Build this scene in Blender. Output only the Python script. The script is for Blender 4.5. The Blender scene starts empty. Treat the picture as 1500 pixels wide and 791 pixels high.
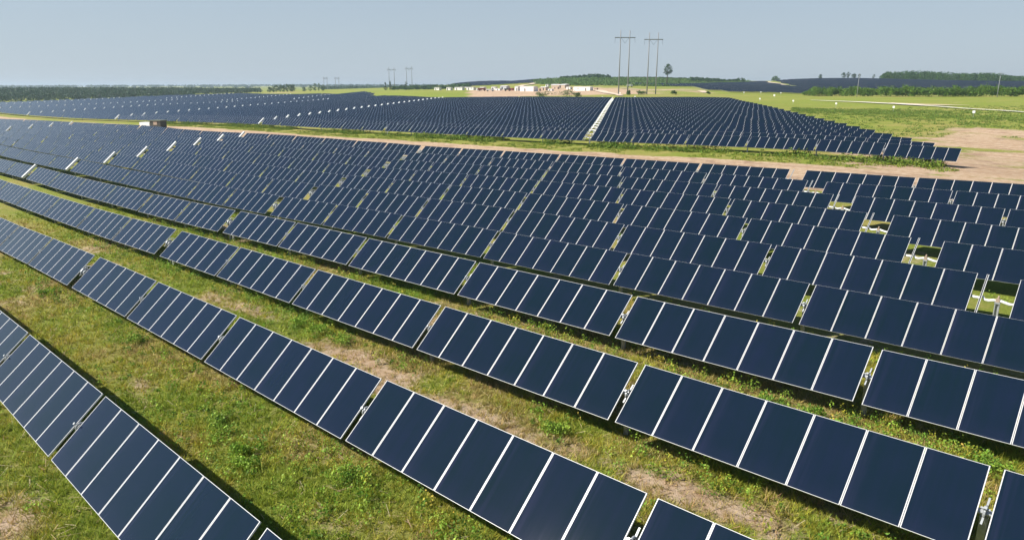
import bpy, math, random
import numpy as np
from mathutils import Matrix, Vector

rnd = random.Random(7)
nrs = np.random.RandomState(11)
SC = bpy.context.scene
COL = SC.collection

# ------------------------------------------------------------------ camera, sky, sun, exposure
TH = math.radians(43.305)                       # the panel rows run along X; the camera looks across them
FWD = np.array([-math.sin(TH), math.cos(TH)])
RGT = np.array([math.cos(TH), math.sin(TH)])
cam = bpy.data.cameras.new('camera')
cam.sensor_width = 36.0
cam.lens = 36.0 * 1030.0 / 1500.0
cam.clip_start = 0.5
cam.clip_end = 30000.0
cam_o = bpy.data.objects.new('camera', cam)
COL.objects.link(cam_o)
cam_o.location = (0, 0, 10)
cam_o.rotation_euler = (math.pi / 2 - math.atan2(267.5, 1030.0), 0, TH)
SC.camera = cam_o

HAZE = 0.00016
SUN_TO = Vector((-1.45, -1.55, 1.90)).normalized()
world = bpy.data.worlds.new('World')
SC.world = world
world.use_nodes = True
wn = world.node_tree.nodes
bg = wn['Background']
sky = wn.new('ShaderNodeTexSky')
sky.sky_type = 'NISHITA'
sky.sun_disc = False
sky.sun_elevation = math.asin(SUN_TO.z)
sky.sun_rotation = math.atan2(SUN_TO.x, SUN_TO.y) % (2 * math.pi)
sky.altitude = 50
sky.air_density = 1.0
sky.dust_density = 0.3
sky.ozone_density = 4.0
# summer haze: the lower sky whitens to an even pale grey blue
sep = wn.new('ShaderNodeSeparateXYZ'); hz = wn.new('ShaderNodeMapRange'); mixs = wn.new('ShaderNodeMix')
mixs.data_type = 'RGBA'; hz.interpolation_type = 'SMOOTHSTEP'
tcw = wn.new('ShaderNodeTexCoord')
world.node_tree.links.new(tcw.outputs['Generated'], sep.inputs[0])
hz.inputs['From Min'].default_value = 0.0; hz.inputs['From Max'].default_value = 0.45
hz.inputs['To Min'].default_value = .86; hz.inputs['To Max'].default_value = 0.0
mixs.inputs['B'].default_value = (5.1, 6.0, 6.9, 1)
world.node_tree.links.new(sep.outputs['Z'], hz.inputs['Value'])
world.node_tree.links.new(hz.outputs['Result'], mixs.inputs['Factor'])
world.node_tree.links.new(sky.outputs['Color'], mixs.inputs['A'])
world.node_tree.links.new(mixs.outputs['Result'], bg.inputs['Color'])
bg.inputs['Strength'].default_value = 0.064

sun = bpy.data.lights.new('sun', 'SUN')
sun.energy = 5.0
sun.angle = math.radians(0.5)
sun.color = (1.0, 0.95, 0.86)
sun_o = bpy.data.objects.new('sun', sun)
COL.objects.link(sun_o)
sun_o.rotation_euler = SUN_TO.to_track_quat('Z', 'Y').to_euler()
sun_o.location = (-40, -60, 120)

SC.view_settings.view_transform = 'Standard'
SC.view_settings.look = 'None'
SC.view_settings.exposure = 0.6
SC.view_settings.gamma = 1.0
SC.render.engine = 'CYCLES'
SC.cycles.max_bounces = 6
SC.cycles.diffuse_bounces = 2
SC.cycles.glossy_bounces = 3
SC.cycles.volume_bounces = 0
SC.cycles.transparent_max_bounces = 6

# ------------------------------------------------------------------ terrain
CTRL = np.array([(-24.0,4.6,-0.34),(-13.0,4.6,-0.21),(-2.0,4.6,-0.08),(9.0,4.6,0.05),(-40.0,10.4,-0.62),(-23.3,10.4,-0.38),(-6.7,10.4,-0.15),(10.0,10.4,0.09),(-20.0,16.3,-0.28),(-10.3,16.3,-0.12),(-0.7,16.3,0.04),(9.0,16.3,0.20),(-15.0,22.2,-0.13),(-9.0,22.2,-0.03),(-3.0,22.2,0.06),(3.0,22.2,0.16),(-11.0,28.2,0.06),(-8.3,28.2,0.09),(-5.7,28.2,0.12),(-3.0,28.2,0.15),(-16.4,28.1,0.00),(-19.9,34.0,0.07),(-23.4,39.8,0.18),(-26.8,45.7,0.26),(-30.3,51.6,0.36),(-33.8,57.4,0.42),(-37.2,63.3,0.55),(-36.5,28.1,-0.35),(-43.8,34.0,-0.35),(-51.2,39.8,-0.35),(-58.5,45.7,-0.35),(-65.8,51.6,-0.23),(-73.2,57.4,-0.10),(-80.5,63.3,0.02),(-6.1,28.1,0.14),(-7.6,34.0,0.24),(-9.0,39.8,0.33),(-10.5,45.7,0.42),(-12.0,51.6,0.62),(-13.5,57.4,0.75),(-14.9,63.3,0.80),(-62.0,10.4,-1.34),(-91.1,16.3,-1.60),(-119.9,22.2,-1.75),(-322.8,63.3,-3.50),(-147.6,63.3,-0.87),(-67.7,28.1,-0.90),(-8.1,63.3,1.04),(-40.3,10.4,-0.70),(-44.2,16.3,-0.66),(-48.3,22.2,-0.66),(-52.6,28.1,-0.70),(-56.8,34.0,-0.76),(-60.9,39.8,-0.76),(-64.9,45.7,-0.72),(-69.0,51.6,-0.60),(-73.1,57.4,-0.45),(-100.9,22.2,-1.40),(-105.2,28.1,-1.28),(-109.0,34.0,-1.17),(-113.1,39.8,-1.00),(-117.3,45.7,-0.78),(-121.3,51.6,-0.60),(-129.2,63.3,-0.44),(-219.4,45.7,-2.15),(-224.0,51.6,-2.00),(-228.2,57.4,-1.86),(-230.8,63.3,-1.80),(-183.0,63.3,-0.90),(-17.7,90.4,1.45),(-25.6,102.1,1.71),(-33.6,113.9,1.86),(-41.5,125.6,2.03),(-49.5,137.4,2.25),(-57.4,149.1,2.50),(-65.3,160.8,2.78),(-73.5,172.6,3.08),(-81.4,184.3,3.27),(-89.3,196.1,3.51),(-97.3,207.8,3.65),(-68.7,90.4,1.10),(-76.6,102.1,1.31),(-84.3,113.9,1.48),(-172.8,90.4,0.06),(-180.5,102.1,0.28),(-188.8,113.9,0.48),(-196.7,125.6,0.66),(-204.7,137.4,0.91),(-212.8,149.1,1.19),(-220.6,160.8,1.40),(-228.8,172.6,1.62),(-240.8,190.2,1.98),(-252.8,207.8,2.32),(-264.8,225.4,2.70),(-276.8,243.0,2.98),(-276.4,90.4,-1.80),(-288.5,108.0,-1.44),(-300.6,125.6,-1.07),(-312.5,143.2,-0.87),(-324.6,160.8,-0.45),(-336.6,178.4,-0.13),(-348.6,196.1,0.18),(-360.6,213.7,0.45),(-396.7,90.4,-3.44),(-410,108,-3.23),(-423,126,-2.75),(-435,143,-2.50),(-447,161,-2.01),(-148.2,252.0,4.29),(-125.8,241.5,4.45),(-711,143,-3.64),(-710,172,-2.74),(-712,193,-2.11),(-713,221,-1.20),(-712,249,-0.19),(-713,280,0.86),(-736,323,1.52),(-645,350,2.03),(-582,349,2.40),(-526,348,2.74),(-502,348,2.88),(-359.1,266.1,2.78),(-356.8,213.4,0.82),(-317.3,209.4,2.03),(-417,226,-0.41),(-480,234,-1.57),(-517,227,-2.22),(-817,165,-2.12),(-815,221,-1.18),(-808,283,0.29),(-815,358,2.15),(-741,401,3.80),(-677,406,4.81),(-354.6,270.4,4.18),(-323.4,258.6,4.57),(-364.2,302.6,7.43),(-351.3,314.7,7.00),(-410,328,7.63),(-424,315,6.45),(-540,371,6.21),(-602,464,7.27),(-675,463,6.36),(-758,454,5.35),(-280.7,246.7,2.88),(-256.6,243.2,3.29),(-228.4,242.3,3.70),(-196.9,243.2,3.96),(-173.1,244.9,4.01),(-290.8,275.6,4.66),(-260.6,276.5,5.07),(-230.3,284.5,5.24),(-201.1,284.5,5.37),(-392.6,372.1,7.79),(-294.9,312.9,6.28),(-339.5,367.1,7.27),(-271.4,335.1,6.28),(-308.7,396.1,7.50),(-353.2,354.2,7.27),(-280.5,381.5,7.86),(-213.9,306.8,6.12),(-211.3,329.9,6.14),(-289.0,442.1,8.11),(-278.0,480.0,9.02),(-205.8,355.7,6.54),(-194.8,366.0,6.35),(-291.6,412.2,8.18),(-685,591,11.23),(-648,626,15.31),(-623,649,16.54),(-578,637,15.08),(-504,487,8.73),(-571,493,7.95),(-424,494,12.36),(-521,608,17.62),(-525,673,18.87),(-496,701,19.25),(-467,728,19.25),(-438,755,18.48),(-403,788,15.40),(-326.7,461.7,10.25),(-366.1,452.0,10.26),(-325.4,517.8,10.55),(-210.3,378.9,6.36),(-206.5,396.2,6.55),(-191.8,410.1,6.67),(-178.2,436.7,6.39),(-334.7,577.7,10.59),(-375.1,718.3,13.19),(-357.5,762.3,15.08),(-330.3,788.0,16.53),(-303.1,813.6,17.62),(-270.4,844.5,17.62),(-248.5,865.1,16.90),(-178.2,903.9,14.60),(-135.5,944.1,14.25),(-166.5,413.3,5.08),(-130.3,399.4,5.15),(-103.1,394.8,5.26),(-78.0,400.6,5.43),(-56.5,400.2,5.63),(-151.2,326.1,3.92),(-123.3,296.1,3.69),(-96.4,269.2,3.28),(-66.7,232.6,3.10),(-38.6,194.5,3.05),(-56.4,262.9,3.89),(-100.5,301.0,4.07),(-30.5,220.0,3.52),(-148.4,519.7,7.38),(-99.1,566.2,7.38),(-181.3,488.7,7.38),(-17.9,109.6,0.55),(-173.9,372.1,5.37),(-2414,-214,-2.00),(-2106,76,0.00),(-1798,366,1.00),(-1593,560,4.00),(-1388,753,4.00),(-1183,947,4.00),(-978,1140,14.00),(-772,1333,14.00),(-567,1527,16.00),(-259.5,1816.7,14.00),(48.2,2106.7,10.00),(459,2493,8.00),(-11567,-3757,2.00),(-6234,1270,2.00),(-900,6298,8.00),(3012,9984,8.00),(-4933,1946,14.00),(-4671,2194,17.00),(-4375,2472,19.00),(-4113,2720,20.00),(-3850,2967,18.00),(-3620,3184,16.00),(-3391,3400,16.00),(0.0,-20.0,0.20),(-80.0,-20.0,-1.30),(60.0,-20.0,0.80),(60.0,30.0,0.90),(60.0,80.0,1.80),(100.0,200.0,3.00),(40.0,200.0,2.40),(0.0,-200.0,1.00),(200.0,-200.0,2.00),(-200.0,-100.0,-2.00),(-300.0,0.0,-3.40),(300.0,100.0,4.00),(-700,0,-4.50),(-600,60,-4.00),(-5000,-3000,0.00),(5000,-3000,0.00),(0.0,-4000.0,0.00),(3000,2000,8.00)])

def _solve(c=12.0, lam=2.0):
    P = CTRL[:, :2]
    n = len(P)
    K = -np.sqrt(((P[:, None] - P[None]) ** 2).sum(-1) + c * c)
    A = np.zeros((n + 1, n + 1))
    A[:n, :n] = K + np.eye(n) * lam
    A[:n, n] = 1
    A[n, :n] = 1
    return np.linalg.solve(A, np.r_[CTRL[:, 2], 0])
_W = _solve()

def gz(X, Y):
    """height of the ground"""
    X = np.atleast_1d(np.asarray(X, float)); Y = np.atleast_1d(np.asarray(Y, float))
    X, Y = np.broadcast_arrays(X, Y)
    sh = X.shape
    P = np.stack([X.ravel(), Y.ravel()], -1)
    out = np.empty(len(P))
    for i in range(0, len(P), 20000):
        q = P[i:i + 20000]
        out[i:i + 20000] = -np.sqrt(((q[:, None] - CTRL[None, :, :2]) ** 2).sum(-1) + 144.0) @ _W[:-1] + _W[-1]
    return out.reshape(sh)

def g1(x, y):
    return float(gz(x, y)[0])

def spot(px, d):
    """ground point at forward distance d (m), bearing given as image column"""
    a = (px - 750.0) / 1030.0
    p = FWD * d + RGT * (a * d)
    return float(p[0]), float(p[1])

def view(X, Y, Z):
    d = X * FWD[0] + Y * FWD[1]; l = X * RGT[0] + Y * RGT[1]; z = Z - 10
    p = math.atan2(267.5, 1030.0); cp, sp = math.cos(p), math.sin(p)
    dd = np.maximum(d * cp - z * sp, 0.01); u = d * sp + z * cp
    return 750 + 1030 * l / dd, 395.5 - 1030 * u / dd, d * cp - z * sp

def in_frame(X, Y, Z, m=60):
    px, py, dd = view(np.asarray(X, float), np.asarray(Y, float), np.asarray(Z, float))
    return (px > -m) & (px < 1500 + m) & (py > -200) & (py < 791 + m) & (dd > 1)

_tabs = {}
def vnoise(X, Y, scale, seed):
    if seed not in _tabs:
        _tabs[seed] = np.random.RandomState(seed).rand(256, 256)
    T = _tabs[seed]
    x = np.asarray(X, float) / scale; y = np.asarray(Y, float) / scale
    xi = np.floor(x).astype(int); yi = np.floor(y).astype(int)
    fx = x - xi; fy = y - yi
    fx = fx * fx * (3 - 2 * fx); fy = fy * fy * (3 - 2 * fy)
    a = T[xi % 256, yi % 256]; b = T[(xi + 1) % 256, yi % 256]
    c = T[xi % 256, (yi + 1) % 256]; d = T[(xi + 1) % 256, (yi + 1) % 256]
    return (a * (1 - fx) + b * fx) * (1 - fy) + (c * (1 - fx) + d * fx) * fy

def fbm(X, Y, scale, seed, n=3):
    s = 0; w = 1.0; t = 0
    for i in range(n):
        s = s + w * vnoise(X, Y, scale / 2 ** i, seed + i); t += w; w *= 0.55
    return s / t

def sst(a, b, x):
    t = np.clip((np.asarray(x, float) - a) / (b - a), 0, 1)
    return t * t * (3 - 2 * t)

def bump(X, Y, x, y, rx, ry, ang=0.0):
    c, s = math.cos(ang), math.sin(ang)
    u = ((X - x) * c + (Y - y) * s) / rx; v = (-(X - x) * s + (Y - y) * c) / ry
    return np.exp(-(u * u + v * v))

ROAD_N, ROAD_F = 66.8, 82.3
SOIL = [  # bare spots between the near rows: x, y, rx, ry, amount
    (-20.3, 14.2, 3.2, 0.7, .55), (-23.5, 14.6, 2.0, .5, .4), (-17.4, 13.5, 2.6, .5, .4), (-14.0, 13.9, 3.5, .5, .45),
    (-10.5, 14.6, 3.0, .45, .45), (-7.5, 14.8, 2.5, .55, .5), (-5.4, 15.0, 2.0, .5, .4), (-17.6, 19.0, 2.5, .45, .35),
    (-13.6, 19.2, 2.5, .4, .3), (-25.9, 7.9, .9, .35, .45), (-24.0, 7.6, .6, .3, .35), (-19.2, 2.4, 1.3, .7, .55),
    (-21.5, 2.5, 1.5, .6, .4), (-16.9, 6.4, 1.5, .5, .35), (-13.5, 8.0, 1.5, .6, .35), (-12.0, 9.2, 1.2, .5, .3),
    (-48.2, 13.6, 2.2, .6, .45), (-44.0, 13.6, 1.0, .6, .5), (-53.4, 15.0, 2.0, .6, .35), (-31, 15.0, 2.5, .5, .35),
    (-27.5, 13.3, 2.5, .5, .3), (-4.5, 16.4, 1.5, .4, .3), (-18.3, 6.2, 1.4, .3, .3), (-15.5, 10.0, 1.5, .4, .3)]

def soil_f(X, Y):
    n = fbm(X, Y, 5.0, 21) - .5
    s = 0.26 + 0.75 * n + 0.75 * (fbm(X, Y, 1.5, 31) - .5)
    near = (Y < 32)
    for x, y, rx, ry, a in SOIL:
        s = s + near * a * .8 * bump(X, Y, x, y, rx * 1.1, ry * 1.35)
    # the dirt road between the two fields, then the lush verge beyond it
    wob = (fbm(X, Y * .3, 6.0, 41) - .5) * 3.0
    side = sst(40, 0, X) * 0 + 1
    road = sst(ROAD_N - 1.2, ROAD_N, Y) * sst(ROAD_F + .8, ROAD_F - .8, Y + wob)
    verge = sst(ROAD_F - .8, ROAD_F + .8, Y + wob) * sst(98, 92, Y)
    s = s * (1 - verge) - 0.15 * verge
    s = np.maximum(s, road * 1.1)
    # bare ground right of the second field
    yard = sst(-36, -26, X + (Y - 84) * .17 + wob) * sst(170, 158, Y + wob) * sst(ROAD_F - 1, ROAD_F + 3, Y)
    yard = yard * sst(12, 18, X + 50) * (0.86 + 1.9 * (fbm((X + Y * .35) * .4, Y - X * .35, 5.0, 51) - .45))
    strip = bump(X, Y, -24, 121, 9, 4, .5) + bump(X, Y, -28, 92, 10, 2.2)
    s = np.maximum(s, yard * 1.15 - strip * .8)
    blk = (Y > 98) & (Y < 250) & (X < -30)
    s = np.where(blk, s * .6, s)
    far = Y > 170
    s = np.where(far & ~blk, s - .12, s)
    for px, d, rx, ry, a in FARSOIL:
        x, y = spot(px, d)
        s = s + a * bump(X, Y, x, y, rx, ry, -TH * 0 + math.atan2(RGT[1], RGT[0]))
    pxx = view(X, Y, np.zeros_like(X))[0]
    s = np.where((Y > 235) & (X > -420), s * sst(672, 715, pxx + 12 * fbm(X, Y, 15, 111)), s)
    return np.clip(s, 0, 1.2)

FARSOIL = [(770, 430, 40, 34, 1.3), (840, 430, 40, 30, 1.3), (800, 405, 50, 16, .9), (715, 455, 22, 16, .9), (800, 510, 75, 50, 1.1), (735, 500, 50, 30, .8), (878, 480, 12, 60, .55),
           (425, 800, 22, 22, .8), (400, 720, 26, 7, .8), (485, 800, 12, 10, .7), (575, 470, 20, 6, .5), (540, 560, 25, 6, .7),
           (1000, 520, 30, 5, .8), (1016, 450, 7, 30, .6), (1120, 640, 12, 70, 0), (950, 470, 30, 6, .4), (660, 760, 50, 8, .5)]

def dry_f(X, Y):
    """0 = lush green, 1 = yellow dry grass"""
    n = fbm(X, Y, 7.0, 61); m = fbm(X, Y, 2.0, 71)
    d = 0.50 + 1.5 * (n - .5) + 1.1 * (m - .5)
    verge = sst(ROAD_F - .5, ROAD_F + 1, Y) * sst(100, 94, Y)
    d = d * (1 - verge) + np.clip(.55 + 1.1 * (n - .5) + .9 * (m - .5), 0, 1) * verge
    f = sst(150, 230, Y)
    d = d * (1 - f) + f * (.32 + .9 * (fbm(X, Y, 60, 81) - .5) + 1.0 * (fbm(X, Y, 14, 91) - .5))
    return np.clip(d, 0, 1)

# ------------------------------------------------------------------ materials
def mat(name, base, rough=.6, metal=0.0, spec=.5, noise=0.0, nscale=8.0, coat=0.0):
    m = bpy.data.materials.new(name); m.use_nodes = True
    nt = m.node_tree; b = nt.nodes['Principled BSDF']
    b.inputs['Base Color'].default_value = (*base, 1)
    b.inputs['Roughness'].default_value = rough
    b.inputs['Metallic'].default_value = metal
    b.inputs['Specular IOR Level'].default_value = spec
    b.inputs['Coat Weight'].default_value = coat
    if noise:
        tc = nt.nodes.new('ShaderNodeTexCoord'); nz = nt.nodes.new('ShaderNodeTexNoise')
        nz.inputs['Scale'].default_value = nscale; nz.inputs['Detail'].default_value = 4
        nt.links.new(tc.outputs['Object'], nz.inputs['Vector'])
        mr = nt.nodes.new('ShaderNodeMapRange')
        mr.inputs['From Min'].default_value = .3; mr.inputs['From Max'].default_value = .7
        mr.inputs['To Min'].default_value = 1 - noise; mr.inputs['To Max'].default_value = 1 + noise
        nt.links.new(nz.outputs['Fac'], mr.inputs['Value'])
        vm = nt.nodes.new('ShaderNodeVectorMath'); vm.operation = 'SCALE'
        vm.inputs[0].default_value = base
        nt.links.new(mr.outputs['Result'], vm.inputs['Scale'])
        nt.links.new(vm.outputs['Vector'], b.inputs['Base Color'])
    return m

def mat_glass(name='panel_glass', sheen_dust=False):
    m = bpy.data.materials.new(name); m.use_nodes = True
    nt = m.node_tree; b = nt.nodes['Principled BSDF']; L = nt.links.new
    tc = nt.nodes.new('ShaderNodeTexCoord')
    mp = nt.nodes.new('ShaderNodeMapping'); mp.inputs['Scale'].default_value = (9.0, .35, 1.0)
    oi = nt.nodes.new('ShaderNodeObjectInfo')
    ad = nt.nodes.new('ShaderNodeVectorMath'); ad.operation = 'ADD'
    L(tc.outputs['Object'], ad.inputs[0]); L(oi.outputs['Location'], ad.inputs[1])
    L(ad.outputs['Vector'], mp.inputs['Vector'])
    nz = nt.nodes.new('ShaderNodeTexNoise'); nz.inputs['Scale'].default_value = 1.0; nz.inputs['Detail'].default_value = 5
    L(mp.outputs['Vector'], nz.inputs['Vector'])
    n2 = nt.nodes.new('ShaderNodeTexNoise'); n2.inputs['Scale'].default_value = 1.3; n2.inputs['Detail'].default_value = 3
    L(ad.outputs['Vector'], n2.inputs['Vector'])
    mx = nt.nodes.new('ShaderNodeMix'); mx.data_type = 'RGBA'
    mx.inputs['A'].default_value = (.0048, .0150, .0220, 1); mx.inputs['B'].default_value = (.0080, .0150, .0345, 1)
    a1 = nt.nodes.new('ShaderNodeMath'); a1.operation = 'MULTIPLY_ADD'; a1.inputs[1].default_value = .9
    L(nz.outputs['Fac'], a1.inputs[0])
    a2 = nt.nodes.new('ShaderNodeMath'); a2.operation = 'MULTIPLY_ADD'; a2.inputs[1].default_value = .9; a2.inputs[2].default_value = -.55
    L(n2.outputs['Fac'], a2.inputs[0]); L(a2.outputs[0], a1.inputs[2])
    a3 = nt.nodes.new('ShaderNodeMath'); a3.operation = 'MULTIPLY_ADD'; a3.inputs[1].default_value = .35
    L(oi.outputs['Random'], a3.inputs[0]); L(a1.outputs[0], a3.inputs[2])
    L(a3.outputs[0], mx.inputs['Factor'])
    L(mx.outputs['Result'], b.inputs['Base Color'])
    if sheen_dust:      # painted reflection sheen along one long edge of the glass, dust along the lower edge
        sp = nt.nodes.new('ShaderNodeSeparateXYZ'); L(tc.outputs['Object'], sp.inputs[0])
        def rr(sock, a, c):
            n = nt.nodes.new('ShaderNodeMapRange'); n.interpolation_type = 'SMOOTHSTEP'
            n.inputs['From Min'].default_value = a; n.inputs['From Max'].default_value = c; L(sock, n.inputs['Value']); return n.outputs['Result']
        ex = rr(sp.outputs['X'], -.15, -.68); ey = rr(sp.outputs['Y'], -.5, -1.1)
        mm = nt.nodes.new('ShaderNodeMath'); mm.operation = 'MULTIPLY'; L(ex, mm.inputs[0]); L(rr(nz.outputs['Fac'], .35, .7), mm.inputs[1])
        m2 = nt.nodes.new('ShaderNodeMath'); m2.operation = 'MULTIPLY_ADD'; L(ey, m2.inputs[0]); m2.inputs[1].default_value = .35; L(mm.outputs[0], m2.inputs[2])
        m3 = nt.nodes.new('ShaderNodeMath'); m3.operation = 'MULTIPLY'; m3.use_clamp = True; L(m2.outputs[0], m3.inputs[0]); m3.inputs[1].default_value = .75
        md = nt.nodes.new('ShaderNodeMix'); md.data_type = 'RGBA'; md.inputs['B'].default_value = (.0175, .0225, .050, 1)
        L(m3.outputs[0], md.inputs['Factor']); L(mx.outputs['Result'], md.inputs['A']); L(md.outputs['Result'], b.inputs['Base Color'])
    b.inputs['Roughness'].default_value = .16
    mr = nt.nodes.new('ShaderNodeMapRange'); mr.inputs['To Min'].default_value = .035; mr.inputs['To Max'].default_value = .055
    L(nz.outputs['Fac'], mr.inputs['Value']); L(mr.outputs['Result'], b.inputs['Roughness'])
    b.inputs['IOR'].default_value = 1.40
    b.inputs['Specular IOR Level'].default_value = .36
    return m

def mat_ground():
    m = bpy.data.materials.new('ground'); m.use_nodes = True
    nt = m.node_tree; b = nt.nodes['Principled BSDF']; L = nt.links.new
    tc = nt.nodes.new('ShaderNodeTexCoord')
    def noise(scale, detail=5, rough=.6):
        n = nt.nodes.new('ShaderNodeTexNoise'); n.inputs['Scale'].default_value = scale
        n.inputs['Detail'].default_value = detail; n.inputs['Roughness'].default_value = rough
        L(tc.outputs['Object'], n.inputs['Vector']); return n.outputs['Fac']
    def math_(op, a, c, d=None):
        n = nt.nodes.new('ShaderNodeMath'); n.operation = op
        for i, v in enumerate((a, c, d)):
            if v is None: continue
            if isinstance(v, (int, float)): n.inputs[i].default_value = v
            else: L(v, n.inputs[i])
        return n.outputs[0]
    def attr(name):
        n = nt.nodes.new('ShaderNodeAttribute'); n.attribute_name = name; return n.outputs['Fac']
    def mixc(f, a, c):
        n = nt.nodes.new('ShaderNodeMix'); n.data_type = 'RGBA'
        for key, v in (('Factor', f), ('A', a), ('B', c)):
            if isinstance(v, tuple): n.inputs[key].default_value = (*v, 1)
            elif isinstance(v, (int, float)): n.inputs[key].default_value = v
            else: L(v, n.inputs[key])
        return n.outputs['Result']
    def rng(v, a, c):
        n = nt.nodes.new('ShaderNodeMapRange'); n.interpolation_type = 'SMOOTHSTEP'
        n.inputs['From Min'].default_value = a; n.inputs['From Max'].default_value = c
        L(v, n.inputs['Value']); return n.outputs['Result']
    n_f = noise(9.0, 6, .7); n_m = noise(1.7, 5); n_c = noise(.35, 4); n_x = noise(38.0, 4, .7)
    dry = math_('ADD', attr('dry'), math_('MULTIPLY_ADD', n_m, .9, -.45))
    green = mixc(rng(n_f, .3, .7), (.170, .220, .032), (.300, .340, .058))
    straw = mixc(rng(n_f, .3, .7), (.290, .265, .060), (.430, .365, .130))
    grass = mixc(rng(dry, .1, .95), green, straw)
    grass = mixc(math_('MULTIPLY', rng(n_x, .45, .75), .35), grass, (.075, .095, .018))
    dirt = mixc(rng(n_m, .3, .7), (.50, .335, .200), (.66, .510, .365))
    dirt = mixc(math_('MULTIPLY', rng(n_x, .4, .7), .35), dirt, (.25, .15, .085))
    dirt = mixc(math_('MULTIPLY', rng(n_c, .52, .66), .55), dirt, (.27, .165, .115))
    mp = nt.nodes.new('ShaderNodeMapping'); mp.inputs['Scale'].default_value = (.035, .75, 1.0); mp.inputs['Rotation'].default_value = (0, 0, .06)
    L(tc.outputs['Object'], mp.inputs['Vector'])
    ns = nt.nodes.new('ShaderNodeTexNoise'); ns.inputs['Scale'].default_value = 1.0; ns.inputs['Detail'].default_value = 4; L(mp.outputs['Vector'], ns.inputs['Vector'])
    dirt = mixc(math_('MULTIPLY', rng(ns.outputs['Fac'], .52, .62), .45), dirt, (.34, .215, .135))      # tyre-worn streaks
    f = math_('ADD', attr('soil'), math_('MULTIPLY_ADD', n_f, .9, -.45))
    f = math_('ADD', f, math_('MULTIPLY_ADD', n_m, .6, -.30))
    col = mixc(rng(f, .38, .80), grass, dirt)
    L(col, b.inputs['Base Color'])
    b.inputs['Roughness'].default_value = .95
    b.inputs['Specular IOR Level'].default_value = .1
    bp = nt.nodes.new('ShaderNodeBump'); bp.inputs['Strength'].default_value = .9; bp.inputs['Distance'].default_value = .08
    L(math_('ADD', n_f, n_x), bp.inputs['Height']); L(bp.outputs['Normal'], b.inputs['Normal'])
    return m

def mat_leaf(name, attr_name='tint', trans=.25):
    """foliage whose own colour sits in a per-leaf attribute"""
    m = bpy.data.materials.new(name); m.use_nodes = True
    nt = m.node_tree; b = nt.nodes['Principled BSDF']; L = nt.links.new
    at = nt.nodes.new('ShaderNodeAttribute'); at.attribute_name = attr_name
    L(at.outputs['Color'], b.inputs['Base Color'])
    b.inputs['Roughness'].default_value = .6
    b.inputs['Specular IOR Level'].default_value = .2
    tr = nt.nodes.new('ShaderNodeBsdfTranslucent'); L(at.outputs['Color'], tr.inputs['Color'])
    mx = nt.nodes.new('ShaderNodeMixShader'); mx.inputs[0].default_value = trans
    out = nt.nodes['Material Output']
    L(b.outputs[0], mx.inputs[1]); L(tr.outputs[0], mx.inputs[2]); L(mx.outputs[0], out.inputs['Surface'])
    return m

M = dict(
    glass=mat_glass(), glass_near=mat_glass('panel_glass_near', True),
    frame=mat('panel_frame', (.60, .60, .60), .42, .0, .5, .05, 3.0),
    back=mat('panel_back', (.035, .036, .04), .6),
    steel=mat('galvanised_steel', (.40, .42, .43), .45, .35, .5, .15, 14.0),
    white=mat('white_plastic', (.82, .82, .80), .45),
    motor=mat('motor_housing', (.40, .30, .22), .6, 0, .4, .2, 20),
    ground=mat_ground(), leaf=mat_leaf('foliage'), blade=mat_leaf('grass_blades', trans=.3),
    bark=mat('bark', (.11, .085, .06), .9, 0, .2, .25, 12), pole=mat('weathered_pole', (.27, .28, .29), .8, 0, .3, .15, 4),
    wall=mat('white_metal_wall', (.78, .75, .71), .6, 0, .4, .05, 1.5), wall_tan=mat('tan_wall', (.52, .40, .30), .7, 0, .3, .08, 1.5),
    wall_grey=mat('grey_wall', (.45, .47, .48), .6, 0, .3, .08, 1.5), roof=mat('pale_roof', (.62, .60, .58), .6, 0, .4, .06, 1),
    roof_dark=mat('olive_roof', (.16, .18, .12), .7), dark=mat('dark_opening', (.03, .03, .035), .4),
    rust=mat('rust_red_paint', (.33, .10, .065), .5), tyre=mat('rubber', (.02, .02, .02), .8), brown=mat('brown_box', (.085, .085, .072), .7, 0, .3, .15, 3),
    sand=mat('sandy_road', (.66, .53, .40), .95, 0, .1, .18, .6), gravel=mat('white_gravel_road', (.74, .69, .60), .95, 0, .1, .15, .6),
    rail=mat('white_rail', (.62, .63, .63), .35, .0, .5),
)

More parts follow.
